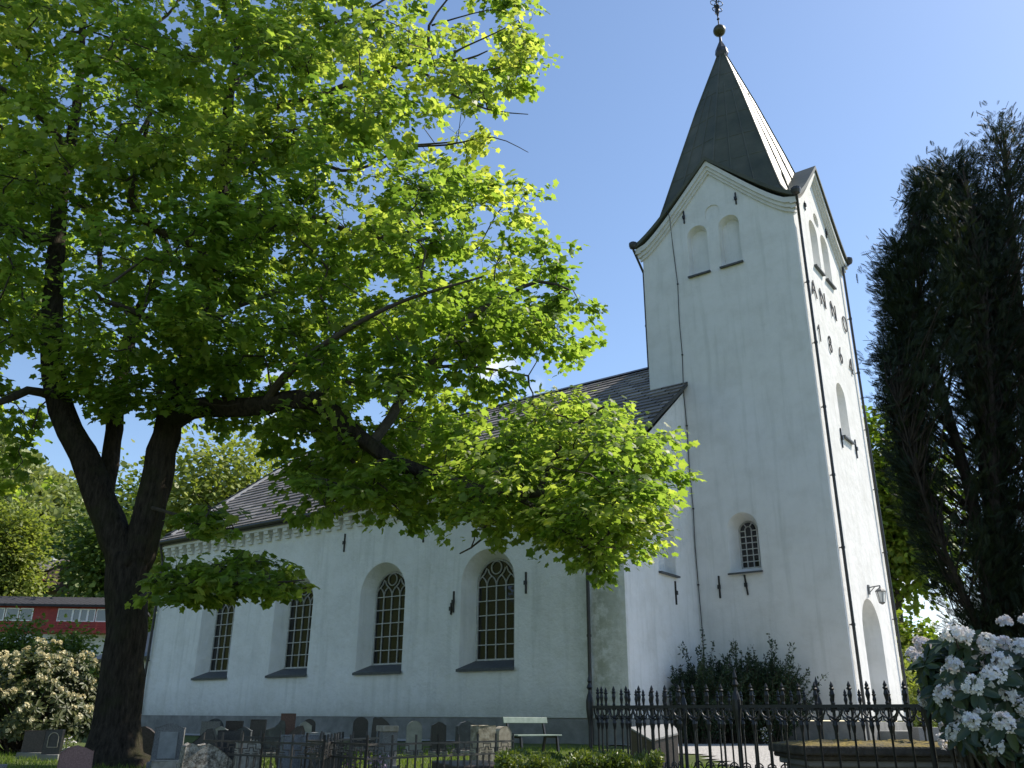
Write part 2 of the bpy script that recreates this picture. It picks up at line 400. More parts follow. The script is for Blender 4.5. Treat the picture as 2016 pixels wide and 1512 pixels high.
def in_poly(P, poly):
    x, y = P[:, 0], P[:, 1]; ins = np.zeros(len(P), bool); n = len(poly); j = n - 1
    for i in range(n):
        xi, yi = poly[i]; xj, yj = poly[j]
        c = ((yi > y) != (yj > y)) & (x < (xj - xi) * (y - yi) / (yj - yi + 1e-12) + xi); ins ^= c; j = i
    return ins
def edge_dist(P, poly):
    d = np.full(len(P), 1e9); n = len(poly); pl = np.array(poly, float)
    for i in range(n):
        a, b = pl[i], pl[(i + 1) % n]; ab = b - a
        t = np.clip(((P - a) @ ab) / (ab @ ab), 0, 1); d = np.minimum(d, np.linalg.norm(P - a - t[:, None] * ab, axis=1))
    return d

# ------------------------------------------------------------------ ground, gravel, hill
def make_ground():
    xs = np.unique(np.concatenate([np.linspace(-700, -70, 64), np.linspace(-70, -25, 24), np.linspace(-25, 20, 60), np.linspace(20, 60, 12), np.linspace(60, 900, 14)]))
    ys = np.unique(np.concatenate([np.linspace(-700, -60, 12), np.linspace(-60, -36, 8), np.linspace(-36, 2, 60), np.linspace(2, 120, 40), np.linspace(120, 900, 30)]))
    X, Y = np.meshgrid(xs, ys, indexing='ij'); Z = ground_z(X, Y)
    Z = Z + np.where(X < -60, 0, 0.02 * np.sin(X * 1.9) * np.cos(Y * 1.7))
    V = np.stack([X, Y, Z], -1).reshape(-1, 3); n, m = len(xs), len(ys)
    i = np.arange(n - 1)[:, None] * m + np.arange(m - 1)[None]
    F = np.stack([i, i + m, i + m + 1, i + 1], -1).reshape(-1, 4)
    mt, nt, b = new_mat('lawn')
    c = ramp(nt, noise(nt, 1.4, 8, 0.7), [(0.3, (0.06, 0.08, 0.026)), (0.55, (0.10, 0.125, 0.042)), (0.8, (0.15, 0.17, 0.07))])
    nt.links.new(c, b.inputs['Base Color']); b.inputs['Roughness'].default_value = 0.9; b.inputs['Specular IOR Level'].default_value = 0.1
    bump(nt, b, noise(nt, 30, 6, 0.7), 0.8, 0.05)
    M['lawn'] = mt
    o = mesh_np('ground', V, [F], 'lawn', smooth=True); tag(o, None, None, None, 'structure')
make_ground()

def make_gravel():
    px = [(1150, 1463), (1215, 1468), (1330, 1483), (1392, 1490), (1425, 1503), (1470, 1515), (1560, 1535), (1700, 1525), (1850, 1502), (1950, 1486), (2060, 1484), (2500, 1480)]
    poly = []
    for x, y in px:
        q = on_ground(x, y); poly.append((q[0], q[1]))
    poly += [(40, 16), (40, 30), (12, 22), (2, 12), (0.2, 0.0), (-5, -0.3), (-5.2, -5.4), (-9, -5.6), (-30, -5.6), (-32, -7.6), (-14, -7.6)]
    tri = tessellate_polygon([[Vector((x, y, 0)) for x, y in poly]])
    # refine over a grid so the sheet follows the ground
    gx = np.linspace(-32, 40, 145); gy = np.linspace(-20, 30, 101)
    X, Y = np.meshgrid((gx[:-1] + gx[1:]) / 2, (gy[:-1] + gy[1:]) / 2, indexing='ij')
    P = np.stack([X.ravel(), Y.ravel()], 1); P2 = P + rng.normal(size=P.shape) * 0.05
    ins = in_poly(P2, poly)
    VX, VY = np.meshgrid(gx, gy, indexing='ij'); m = len(gy)
    V = np.stack([VX, VY, ground_z(VX, VY) + 0.03], -1).reshape(-1, 3)
    i = (np.arange(len(gx) - 1)[:, None] * m + np.arange(m - 1)[None]).ravel()[ins]
    F = np.stack([i, i + m, i + m + 1, i + 1], -1)
    mt, nt, b = new_mat('gravel')
    g = nt.nodes.new('ShaderNodeNewGeometry')
    vo = nt.nodes.new('ShaderNodeTexVoronoi'); vo.inputs['Scale'].default_value = 22; nt.links.new(g.outputs['Position'], vo.inputs['Vector'])
    c = ramp(nt, vo.outputs['Color'], [(0.0, (0.30, 0.285, 0.27)), (0.5, (0.44, 0.42, 0.40)), (1, (0.58, 0.56, 0.53))])
    c = mixc(nt, math_n(nt, 'MULTIPLY', noise(nt, 2, 6), 0.5), c, (0.26, 0.25, 0.24))
    nt.links.new(c, b.inputs['Base Color']); b.inputs['Roughness'].default_value = 0.95
    bump(nt, b, vo.outputs['Distance'], 1.0, 0.03)
    M['gravel'] = mt
    o = mesh_np('gravel_path', V, [F], 'gravel'); tag(o, None, None, None, 'structure')
make_gravel()

# ------------------------------------------------------------------ church
N_, G_, L_, W_ = 5.541, 5.304, 31.972, 6.427     # nave wall line, gable plane, east end, tower depth
TS = 6.8
ch = thing('church', 'white limewashed church with slate nave roof and tall tower with dark pointed spire', 'church', (-16, 3.2, -1.1))

def plane_map(kind, pos):
    """returns f(u, z, d): u along the wall, d into the wall"""
    if kind == 'S': return lambda u, z, d=0.0: (u, pos + d, z)
    if kind == 'W': return lambda u, z, d=0.0: (pos - d, u, z)
def arch(cx, z0, zs, hw, n=20, rise=None):
    rise = hw if rise is None else rise
    return [(cx - hw, z0)] + [(cx - hw * math.cos(math.pi * i / n), zs + rise * math.sin(math.pi * i / n)) for i in range(n + 1)] + [(cx + hw, z0)]

def wall_sheet(mb, fm, outer, holes):
    pl = [outer] + holes
    tri = tessellate_polygon([[Vector((u, z, 0)) for u, z in p] for p in pl])
    flat = [q for p in pl for q in p]
    mb.add([fm(u, z) for u, z in flat], [tuple(t) for t in tri])

def reveal(mb, fm, A, B, dep, dep0=0.0):
    mb.loft([fm(u, z, dep0) for u, z in A], [fm(u, z, dep) for u, z in B])
    mb.add([fm(*A[0], dep0), fm(*A[-1], dep0), fm(*B[-1], dep), fm(*B[0], dep)], [(0, 1, 2, 3)])
def panel(mb, fm, A, dep):
    tri = tessellate_polygon([[Vector((u, z, 0)) for u, z in A]])
    mb.add([fm(u, z, dep) for u, z in A], [tuple(t) for t in tri])
def polybar(mb, fm, pts, wd, dep, th):
    """flat bar along a 2-D polyline on a wall plane, at depth dep, thickness th"""
    for (a, b) in zip(pts[:-1], pts[1:]):
        a = np.array(a, float); b = np.array(b, float); t = b - a; L = np.linalg.norm(t)
        if L < 1e-6: continue
        t /= L; nn = np.array([-t[1], t[0]]) * wd / 2; e = t * wd * 0.2
        q = [a - e + nn, b + e + nn, b + e - nn, a - e - nn]
        mb.add([fm(*p, dep - th) for p in q] + [fm(*p, dep) for p in q],
               [(0, 1, 2, 3), (7, 6, 5, 4), (0, 4, 5, 1), (1, 5, 6, 2), (2, 6, 7, 3), (3, 7, 4, 0)])
def arc_pts(cx, cz, r, a0, a1, n=10): return [(cx + r * math.cos(math.radians(a0 + (a1 - a0) * i / n)), cz + r * math.sin(math.radians(a0 + (a1 - a0) * i / n))) for i in range(n + 1)]
def sill_block(mb, fm, u0, u1, v0, v1, z0, z1, dep, out=0.10, th=0.09):
    """sloping slate from the wall face up to the glass: outer edge u0..u1, inner v0..v1"""
    top = [fm(u0, z0, -out), fm(u1, z0, -out), fm(v1, z1, dep), fm(v0, z1, dep)]
    bot = [fm(u0, z0 - th, -out), fm(u1, z0 - th, -out), fm(v1, z1 - th, dep), fm(v0, z1 - th, dep)]
    mb.add(top + bot, [(0, 1, 2, 3), (7, 6, 5, 4), (0, 4, 5, 1), (1, 5, 6, 2), (2, 6, 7, 3), (3, 7, 4, 0)])

fS = plane_map('S', -N_); fG = plane_map('W', -G_); fTS = plane_map('S', 0.0); fTW = plane_map('W', 0.0)
EAVE = 8.05
# --- nave walls
nave = MB()
wins = [-10.98, -16.28, -21.6, -26.9]
holes, HW, GW = [], 1.24, 0.89
for cx in wins: holes.append(arch(cx, 1.57, 4.57, HW))
bottom = [(-L_, -0.0), (-G_, -0.0)]
wall_sheet(nave, fS, bottom + [(-G_, EAVE), (-L_, EAVE)], holes)
for cx, A in zip(wins, holes): reveal(nave, fS, A, arch(cx, 1.93, 4.63, GW), 0.6)
# west gable with blind niche
yN = W_ / 2
def roof_z(y):   # top of roof slope without the flare at the eave
    return 15.30 - 0.70 * abs(y - yN)
gn = [arch(-2.36, 4.83, 6.5, 0.68), arch(2 * yN + 2.36, 4.83, 6.5, 0.68)]
out = [(-N_, 0), (2 * yN + N_, 0), (2 * yN + N_, EAVE), (yN, roof_z(yN) - 0.3), (-N_, EAVE)]
wall_sheet(nave, fG, out, gn)
for A in gn:
    B = [(yy + (0.06 if i < len(A) / 2 else -0.06), z) for i, (yy, z) in enumerate(A)]
    reveal(nave, fG, A, B, 0.42); panel(nave, fG, B, 0.42)
fE = plane_map('W', -L_); wall_sheet(nave, fE, out, [])
fN = plane_map('S', 2 * yN + N_); wall_sheet(nave, fN, bottom + [(-G_, EAVE), (-L_, EAVE)], [])
nave.build('nave_wall', 'nave_plaster', ch)
# plinth
pl = MB()
pl.prism([(-L_ - .12, -N_ - .12, -1.6), (-G_ + .12, -N_ - .12, -1.6), (-G_ + .12, -N_ - .12, -0.03), (-L_ - .12, -N_ - .12, 0.0)], (0, 0.118, 0))
pl.prism([(-G_ + .12, -N_ - .0, -1.6), (-G_ + .12, -0.13, -1.6), (-G_ + .12, -0.13, -0.03), (-G_ + .12, -N_, -0.03)], (-0.118, 0, 0))
pl.box((-L_ - .06, yN, -0.8), (0.12, 2 * N_ + W_ - .02, 1.6))
pl.build('nave_plinth', 'plinth', ch, bevel=0.02)
tp = MB()
tp.box((-TS / 2, -0.06, -0.82), (TS + .24, 0.12, 1.56)); tp.box((0.06, W_ / 2 + .0, -0.82), (0.12, W_ - .006, 1.558))
tp.build('tower_plinth', 'plinth', ch, bevel=0.02)
# corbel table under the eave
co = MB()
co.box((-(L_ + G_) / 2, -N_ - 0.16, 7.99), (L_ - G_, 0.32, 0.16))
x = -L_ + 0.35
while x < -G_ - 0.2:
    co.box((x, -N_ - 0.14, 7.83), (0.30, 0.28, 0.17)); co.box((x, -N_ - 0.10, 7.67), (0.30, 0.20, 0.15)); co.box((x, -N_ - 0.06, 7.52), (0.30, 0.12, 0.15))
    x += 0.66
co.build('corbel_frieze', 'trim', ch, bevel=0.012)

# --- nave roof: rows of lapped slates
def roof_profile():
    """(y, z) points from eave to ridge on the south side"""
    return [(-6.0, 8.28), (-5.45, 8.62), (-4.9, 9.05), (yN, 15.32)]
rf = MB()
prof = roof_profile()
seg = [np.array(p) for p in prof]
lens = [np.linalg.norm(b - a) for a, b in zip(seg[:-1], seg[1:])]
tot = sum(lens)
def prof_at(s):
    for a, b, l in zip(seg[:-1], seg[1:], lens):
        if s <= l: return a + (b - a) * (s / l), (b - a) / l
        s -= l
    return seg[-1], (seg[-1] - seg[-2]) / lens[-1]
X0, X1 = -L_ - 0.35, -G_ + 0.22
row = 0.46
nrow = int(tot / row) + 1
for mir in (False, True):
    for i in range(nrow):
        s0, s1 = i * row, min((i + 1) * row + 0.05, tot)
        p0, t0 = prof_at(s0); p1, t1 = prof_at(s1)
        n0 = np.array([-t0[1], t0[0]])
        lift = 0.06 + 0.006 * math.sin(i * 2.3)
        a = p0 + n0 * lift; b = p1 + n0 * 0.004; c = p0 - n0 * 0.0
        o = len(rf.v)
        k = 14
        vs = []
        for j in range(k + 1):
            xx = X0 + (X1 - X0) * j / k
            wob = 0.012 * math.sin(j * 1.7 + i)
            for q in (c, a, b):
                yy = q[0] if not mir else 2 * yN - q[0]
                vs.append((xx, yy, q[1] + wob))
        rf.v.extend(vs)
        for j in range(k):
            for r in (0, 1):
                q = (o + j * 3 + r, o + (j + 1) * 3 + r, o + (j + 1) * 3 + r + 1, o + j * 3 + r + 1)
                rf.f.append(q)
                for vi in q:
                    jj, rr = divmod(vi - o, 3)
                    rf.uv.append((X0 + (X1 - X0) * jj / k, (i + (0.02 if rr < 2 else 0.97)) * row))
rf.build('nave_roof', 'slate', ch)
# closed underside so no light leaks into the church
un = MB()
pr = [(p[0], p[1] - 0.10) for p in prof]; pm = [(2 * yN - a, b) for a, b in pr[::-1]][1:]
full = pr + pm
for (a, b) in zip(full[:-1], full[1:]):
    un.add([(X0 + .02, a[0], a[1]), (X1 - .02, a[0], a[1]), (X1 - .02, b[0], b[1]), (X0 + .02, b[0], b[1])], [(0, 1, 2, 3)])
un.build('roof_boarding', 'pipe', ch)
for xx, wd in ((X1 - 0.06, 0.12), (X0 + 0.06, 0.12)):
    vg = MB()
    for sgn in (0, 1):
        for (a, b) in zip(prof[:-1], prof[1:]):
            ya, yb = (a[0], b[0]) if not sgn else (2 * yN - a[0], 2 * yN - b[0])
            vg.add([(xx - wd / 2, ya, a[1] - .14), (xx + wd / 2, ya, a[1] - .14), (xx + wd / 2, yb, b[1] - .14), (xx - wd / 2, yb, b[1] - .14),
                    (xx - wd / 2, ya, a[1] + .03), (xx + wd / 2, ya, a[1] + .03), (xx + wd / 2, yb, b[1] + .03), (xx - wd / 2, yb, b[1] + .03)],
                   [(3, 2, 1, 0), (4, 5, 6, 7), (0, 1, 5, 4), (2, 3, 7, 6), (0, 4, 7, 3), (1, 2, 6, 5)])
    vg.build('verge_board', 'pipe', ch)
fl = MB()     # pale mortar fillet with lapped verge slates along the east rake
for sgn in (0, 1):
    a, b = np.array(prof[1]), np.array(prof[3]); n = 15
    for i in range(n):
        p = a + (b - a) * i / n; q = a + (b - a) * (i + 1) / n
        ya, yb = (p[0], q[0]) if not sgn else (2 * yN - p[0], 2 * yN - q[0])
        h = 0.10
        fl.add([(X0 + .38, ya, p[1] + .05), (X0 + .62, ya, p[1] + .02), (X0 + .62, yb, q[1] + .02), (X0 + .38, yb, q[1] + .05),
                (X0 + .38, ya, p[1] + h + .05), (X0 + .62, ya, p[1] + h - .02), (X0 + .62, yb, q[1] + h - .02), (X0 + .38, yb, q[1] + h + .05)],
               [(4, 5, 6, 7), (0, 1, 5, 4), (2, 3, 7, 6), (0, 4, 7, 3), (1, 2, 6, 5)])
fl.build('roof_flashing', 'lead', ch)
vs_ = MB()
a, b = np.array(prof[1]), np.array(prof[3]); n = 15
for i in range(n):
    p = a + (b - a) * i / n; q = a + (b - a) * (i + 1.15) / n
    vs_.add([(X0 - .12, p[0], p[1] + .17), (X0 + .40, p[0], p[1] + .20), (X0 + .40, q[0], q[1] + .11), (X0 - .12, q[0], q[1] + .08),
             (X0 - .12, p[0], p[1] + .05), (X0 + .40, p[0], p[1] + .05), (X0 + .40, q[0], q[1] + .05), (X0 - .12, q[0], q[1] + .04)],
            [(0, 1, 2, 3), (0, 4, 5, 1), (3, 2, 6, 7), (0, 3, 7, 4), (1, 5, 6, 2)])
vs_.build('verge_slates', 'slate', ch)
rd = MB(); rd.prism([(X0, yN - .22, 15.26), (X0, yN, 15.43), (X0, yN + .22, 15.26)], (X1 - X0, 0, 0)); rd.build('ridge_cap', 'pipe', ch)
gt = MB(); gt.tube([(X0 - .02, -6.03, 8.20), (X1 + .02, -6.03, 8.20)], 0.085, 10)
gt.box(((X0 + X1) / 2, -5.93, 8.15), (X1 - X0 - .02, 0.05, 0.24))
gt.build('gutter', 'pipe', ch)
def pipe_mesh(pts, r, step, dirn, name='downpipe', mat='pipe'):
    mb = MB(); mb.tube(pts, r, 10)
    a, b = np.array(pts[-2]), np.array(pts[-1]); L = np.linalg.norm(b - a); k = 1
    while k * step < L:
        c = a + (b - a) * (k * step / L); mb.tube([c - (b - a) / L * .04, c + (b - a) / L * .04], r * 1.28, 10)
        mb.bar(c, c + np.array(dirn) * 0.14, 0.03, 0.03, up=(0.3, 0.4, 0.8)); k += 1
    return mb.build(name, mat, ch, smooth=False)
pipe_mesh([(-6.6, -6.0, 8.15), (-6.6, -5.72, 7.3), (-6.6, -5.72, -1.0)], 0.06, 2.4, (0, 1, 0))
pipe_mesh([(-L_ + .12, -6.0, 8.15), (-L_ + .12, -5.72, 7.3), (-L_ + .12, -5.72, -1.0)], 0.06, 2.4, (0, 1, 0))

# --- nave windows
def nave_window(cx):
    fr = MB(); z0, zs, hw = 1.93, 4.52, GW
    dp = 0.585
    A = arch(cx, z0, zs + .1, hw - 0.03, 24)
    polybar(fr, fS, A + [A[0]], 0.06, dp, 0.06)
    cw = 2 * hw / 4
    for i in (1, 2, 3): polybar(fr, fS, [(cx - hw + i * cw, z0), (cx - hw + i * cw, zs)], 0.034, dp, 0.05)
    for i in range(1, 6): polybar(fr, fS, [(cx - hw, z0 + (zs - z0) * i / 5), (cx + hw, z0 + (zs - z0) * i / 5)], 0.032, dp - 0.003, 0.05)
    # gothic intersecting tracery with a ring in the crown
    for i in range(4):
        x0 = cx - hw + i * cw; x1 = x0 + cw
        polybar(fr, fS, arc_pts(x1, zs, cw * 1.0, 180, 120, 8), 0.030, dp - .002, 0.05)
        polybar(fr, fS, arc_pts(x0, zs, cw * 1.0, 0, 60, 8), 0.030, dp - .004, 0.05)
    zt = zs + cw * math.sin(math.radians(60))
    for xo, sg in ((cx - cw / 2, 1), (cx + cw / 2, -1)):
        polybar(fr, fS, [(xo, zt), (xo - sg * cw * .26, zt + .10), (xo - sg * cw * .42, zt + .26)], 0.030, dp - .002, 0.05)
    for xo, sg in ((cx - 1.5 * cw, 1), (cx + 1.5 * cw, -1)):
        polybar(fr, fS, [(xo, zt), (xo + sg * cw * .28, zt + .12), (xo + sg * cw * .46, zt + .3)], 0.030, dp - .005, 0.05)
    polybar(fr, fS, [(cx, zs + hw + .08), (cx, zt + .55)], 0.030, dp - .002, 0.05)
    polybar(fr, fS, arc_pts(cx, zt + .29, .235, 0, 360, 22), 0.032, dp - .006, 0.05)
    o = fr.build('window', 'window_paint', ch)
    gl = MB(); panel(gl, fS, arch(cx, z0, zs + .1, hw, 24), dp); gl.build('pane', 'glass', o)
    sb = MB(); sill_block(sb, fS, cx - HW - .06, cx + HW + .06, cx - GW, cx + GW, 1.60, 1.93, 0.6); sb.build('sill', 'sill_slate', o)
for cx in wins: nave_window(cx)

# --- tower
TZ = 19.55
def rake(t):   # t 0 at gable peak .. 1 at the eave corner; height of roof edge
    return 22.99 - 3.23 * (1.12 * t - 0.12 * t ** 5)
tw = MB()
def gable_poly(c, half, drop, z0=0.0):
    n = 12
    top = [(c - half * (1 - i / n), rake(1 - i / n) - drop) for i in range(n + 1)] + [(c + half * (i / n), rake(i / n) - drop) for i in range(1, n + 1)]
    return [(c + half, z0), ] + top[::-1] + [(c - half, z0)]
cS, cW = -TS / 2, W_ / 2
hS, hW = TS / 2, W_ / 2
up_s = [arch(-4.17, 17.58, 19.47, 0.46), arch(-2.73, 17.58, 19.47, 0.46)]
blind_s = arch(-3.39, 20.05, 20.36, 0.33)
low_s = arch(-3.33, 5.0, 6.62, 0.6)
wall_sheet(tw, fTS, gable_poly(cS, hS, 0.2), up_s + [blind_s, low_s])
up_w = [arch(2.55, 17.58, 19.42, 0.52), arch(4.05, 17.58, 19.42, 0.52)]
circ_w = [(3.24 + .33 * math.cos(a), 20.33 + .33 * math.sin(a)) for a in np.linspace(0, 2 * math.pi, 25)[:-1]]
mid_w = arch(3.3, 10.35, 12.1, 0.6)
door_w = arch(3.1, -0.02, 2.95, 1.2, rise=1.2)
gp = gable_poly(cW, hW, 0.2)
# the doorway is open at the bottom edge of the sheet
gp2 = gp[:-1] + [gp[-1]] 
wall_sheet(tw, fTW, [(cW + hW, 0)] + gp[1:-1] + [(cW - hW, 0), (3.1 - 1.2, 0.0)] + door_w[1:-1] + [(3.1 + 1.2, 0.0)], up_w + [circ_w, mid_w])
for A in up_s:
    B = arch((A[0][0] + A[-1][0]) / 2 + .0, 17.62, 19.42, 0.40); reveal(tw, fTS, A, B, 0.34); panel(tw, fTS, B, 0.34)
reveal(tw, fTS, blind_s, [(u, z) for u, z in blind_s], 0.05); panel(tw, fTS, blind_s, 0.05)
reveal(tw, fTS, low_s, arch(-3.33, 5.24, 6.62, 0.36), 0.6)
for A in up_w:
    B = arch((A[0][0] + A[-1][0]) / 2, 17.62, 19.42, 0.48); reveal(tw, fTW, A, B, 0.5); panel(tw, fTW, B, 0.5)
tw.loft([fTW(u, z, 0) for u, z in circ_w], [fTW(u, z, .25) for u, z in circ_w], True); panel(tw, fTW, circ_w, 0.25)
B = arch(3.3, 10.4, 12.1, 0.55); reveal(tw, fTW, mid_w, B, 0.55); panel(tw, fTW, B, 0.55)
dB = arch(3.1, -0.02, 2.95, 1.1, rise=1.1); tw.loft([fTW(u, z, 0) for u, z in door_w], [fTW(u, z, .75) for u, z in dB])
fTE = plane_map('W', -TS); wall_sheet(tw, fTE, gable_poly(cW, hW, 0.2), [])
fTN = plane_map('S', W_); wall_sheet(tw, fTN, gable_poly(cS, hS, 0.2), [])
tw.build('tower_wall', 'tower_plaster', ch)
dr = MB(); panel(dr, fTW, dB, 0.72)
for i in range(8): polybar(dr, fTW, [(2.08 + i * .292, 0.0), (2.08 + i * .292, 3.85)], 0.03, 0.72, 0.02)
door = dr.build('door', 'white_paint', ch)
hd = MB(); hd.box((-0.66, 3.86, 0.95), (0.06, 0.08, 0.28)); hd.tube([(-0.62, 3.86, .98), (-0.55, 3.86, .98), (-0.55, 3.72, .98)], 0.014, 6); hd.build('handle', 'iron', door)
st = MB(); st.box((0.75, 3.1, -0.78), (1.4, 3.2, 0.9)); st.box((1.75, 3.1, -0.98), (0.62, 3.6, 0.5)); st.build('doorstep', 'plinth', ch, bevel=0.02)

# cornices: three stepped mouldings under each rake
def cornice(fm, c, half):
    mb = MB(); n = 14
    def edge(drop, s): 
        pts = []
        for i in range(n + 1):
            t = i / n; hh = half + 0.0
            pts.append((c + s * hh * t, rake(t) - drop - (0.0)))
        return pts
    for (d0, d1, pr) in ((0.16, 0.40, 0.24), (0.402, 0.58, 0.16), (0.582, 0.74, 0.09)):
        for s in (-1, 1):
            A = edge(d0, s); Bq = edge(d1, s)
            for i in range(n):
                q = [A[i], A[i + 1], Bq[i + 1], Bq[i]]
                ex = pr if i == n - 1 else 0
                if ex: q = [A[i], (A[i + 1][0] + s * (pr - .003), A[i + 1][1]), (Bq[i + 1][0] + s * (pr - .003), Bq[i + 1][1]), Bq[i]]
                mb.add([fm(*p, -pr) for p in q] + [fm(*p, .02) for p in q], [(0, 1, 2, 3), (0, 4, 5, 1), (2, 6, 7, 3)] + ([(1, 5, 6, 2)] if ex else []))
    return mb
cornice(fTS, cS, hS).build('tower_cornice', 'trim', ch); cornice(fTW, cW, hW).build('tower_cornice', 'trim', ch)
fE2 = lambda u, z, d=0.0: (-TS + d, u, z); cornice(fE2, cW, hW).build('tower_cornice', 'trim', ch)

# spire: octagonal, hips to the corners, flared at the eaves
sp = MB(); ax, ay = -TS / 2, W_ / 2
rings = [(31.15, 0.17, 0.20), (30.7, 0.29, 0.36), (27.57, 1.16, 1.40), (24.03, 2.06, 2.48), (22.2, 2.52, 3.0), (20.9, 2.86, 3.2), (20.3, 3.14, 2.9), (19.86, 3.66, 2.3)]
ky = (W_ / TS)
def ring_pts(z, h, m):
    P = []
    for k in range(4):      # hip, side, mid, side for each face
        f = 0.12
        sx, sm_ = (h, h * (1 - f)), (h + (m - h) * f)
        if z < 20: sx, sm_ = (h, 3.2), 3.33
        loc = [(h, -h), (sm_, -sx[1]), (m, 0.0), (sm_, sx[1])]
        c, s = (1, 0, -1, 0)[k], (0, 1, 0, -1)[k]
        for n_, t_ in loc: P.append((ax + (n_ * c - t_ * s), ay + (n_ * s + t_ * c) * ky, z))
    return P
RR = [ring_pts(*r) for r in rings]
for A, B in zip(RR[:-1], RR[1:]): sp.loft(A, B, True)
spire = sp.build('spire', 'copper', ch)
sm = MB()     # standing seams
def rp(k, f, i):
    A, B = np.array(RR[i][2 * k]), np.array(RR[i][(2 * k + 2) % 16]); return A + (B - A) * f
for k in range(8):
    for f, i0 in ((0.0, 0), (1 / 3, 2), (2 / 3, 2)):
        pts = [rp(k, f, i) for i in range(i0, len(RR) - (2 if (f or k % 2) else 0))]
        if f: pts[0] = pts[0] + (rp(k, f, 1) - pts[0]) * (0.35 if f < .5 else 0.15)
        sm.tube(pts, 0.045, 5)
for k in range(8):
    for z_i, (i, q) in enumerate(((1, .35), (1, .8), (2, .3), (2, .75), (3, .4))):
        a = rp(k, 0.02, i) + (rp(k, 0.02, i + 1) - rp(k, 0.02, i)) * (q + .06 * (k % 3)); b = rp(k, .98, i) + (rp(k, .98, i + 1) - rp(k, .98, i)) * (q + .06 * (k % 3))
        sm.tube([a, b], 0.012, 4)
sm.build('standing_seams', 'copper', spire)
# gable roofs over the four faces
gr = MB(); n = 12; OV = 0.32
def gable_roof(fm, c, half, inner):
    pts = [(c - (half + .28) * (1 - i / n), rake((1 - i / n))) for i in range(n + 1)] + [(c + (half + .28) * i / n, rake(i / n)) for i in range(1, n + 1)]
    A = [fm(u, z + .04, -OV) for u, z in pts]; B = [fm(u, z + .04, max(-OV + .02, half - abs(u - c) + .02)) for u, z in pts]
    A2 = [fm(u, z - .15, -OV) for u, z in pts]; B2 = [fm(u, z - .15, .1 if abs(u - c) < half else -OV + .02) for u, z in pts]
    gr.loft(A, B); gr.loft(A, A2); gr.loft(A2, B2)
gable_roof(fTS, cS, hS, 2.4); gable_roof(fTW, cW, hW, 2.4)
gable_roof(lambda u, z, d=0.0: (-TS + d, u, z), cW, hW, 2.4); gable_roof(lambda u, z, d=0.0: (u, W_ - d, z), cS, hS, 2.4)
gr.build('gable_roof', 'copper', ch)
for (cx_, cy_) in ((0, 0), (0, W_), (-TS, 0), (-TS, W_)):
    sx = 1 if cx_ == 0 else -1; sy = 1 if cy_ > 1 else -1
    kn = MB(); kn.lathe((cx_ + sx * .30, cy_ + sy * .30, 19.62), [(0.05, 0), (.15, .06), (.19, .18), (.19, .3), (.1, .36)], 10)
    kn.build('rainwater_hopper', 'pipe', ch)
fi = MB(); fi.lathe((ax, ay, 31.05), [(.24, 0), (.33, .25), (.30, .5), (.18, .8), (.07, 1.05), (.05, 1.45)], 8)
fi.build('spire_cap', 'pipe', spire)
bl = MB(); bl.lathe((ax, ay, 32.8), [(.31 * math.sin(a) + .004, -.31 * math.cos(a)) for a in np.linspace(0, math.pi, 13)], 20); bl.build('ball_finial', 'gilt', spire, smooth=True)
cr = MB(); cr.tube([(ax, ay, 33.05), (ax, ay, 35.3)], 0.035, 6); cr.lathe((ax, ay, 33.5), [(.04, 0), (.08, .06), (.04, .12)], 8)
cr.lathe((ax, ay, 34.3), [(.05, -.5), (.11, -.2), (.1, .05), (.14, .12), (.06, .2)], 8)
for k in range(4):
    an = math.pi / 4 + k * math.pi / 2; dx, dy = math.cos(an), math.sin(an)
    for s0, z0, r0 in ((.18, 34.2, .13), (.22, 34.62, .16)):
        cr.tube([(ax + dx * (s0 + r0 * math.cos(a) * 1.0 - .05), ay + dy * (s0 + r0 * math.cos(a) - .05), z0 + r0 * math.sin(a)) for a in np.linspace(3.4, -2.2, 14)], 0.022, 5)
cr.bar((ax - .05, ay, 34.3), (ax - .05, ay, 33.75), 0.14, 0.02)
cr.build('weather_cross', 'iron', spire)

# tower windows, sills
tf = MB(); z0, zs, hw, cx = 5.24, 6.62, 0.36, -3.33; dp = 0.59
A = arch(cx, z0, zs, hw - .02, 16); polybar(tf, fTS, A + [A[0]], 0.05, dp, 0.05)
for i in (1, 2): polybar(tf, fTS, [(cx - hw + i * 2 * hw / 3, z0), (cx - hw + i * 2 * hw / 3, zs + .06)], 0.032, dp, 0.045)
for i in range(6):
    zz = z0 + (zs - .22 - z0) * i / 5 if i else None
    if zz: polybar(tf, fTS, [(cx - hw, zz), (cx + hw, zz)], 0.03, dp - .003, 0.045)
polybar(tf, fTS, [(cx - hw, zs + .0), (cx - hw / 3, zs + .0)], 0.03, dp - .003, 0.045); polybar(tf, fTS, [(cx + hw / 3, zs), (cx + hw, zs)], 0.03, dp - .003, .045)
polybar(tf, fTS, arc_pts(cx, zs + .04, hw / 3, 180, 0, 10), 0.032, dp - .003, 0.045)
for a in (60, 120): polybar(tf, fTS, [(cx + hw / 3 * math.cos(math.radians(a)), zs + .04 + hw / 3 * math.sin(math.radians(a))), (cx + (hw - .02) * math.cos(math.radians(a)), zs + (hw - .02) * math.sin(math.radians(a)))], .03, dp - .003, .045)
o = tf.build('window', 'window_paint', ch)
g = MB(); panel(g, fTS, arch(cx, z0, zs, hw, 16), dp); g.build('pane', 'glass', o)
s_ = MB(); sill_block(s_, fTS, cx - .66, cx + .66, cx - .62, cx + .62, 5.0, 5.05, 0.1, 0.14, 0.06); s_.build('sill', 'sill_slate', o)
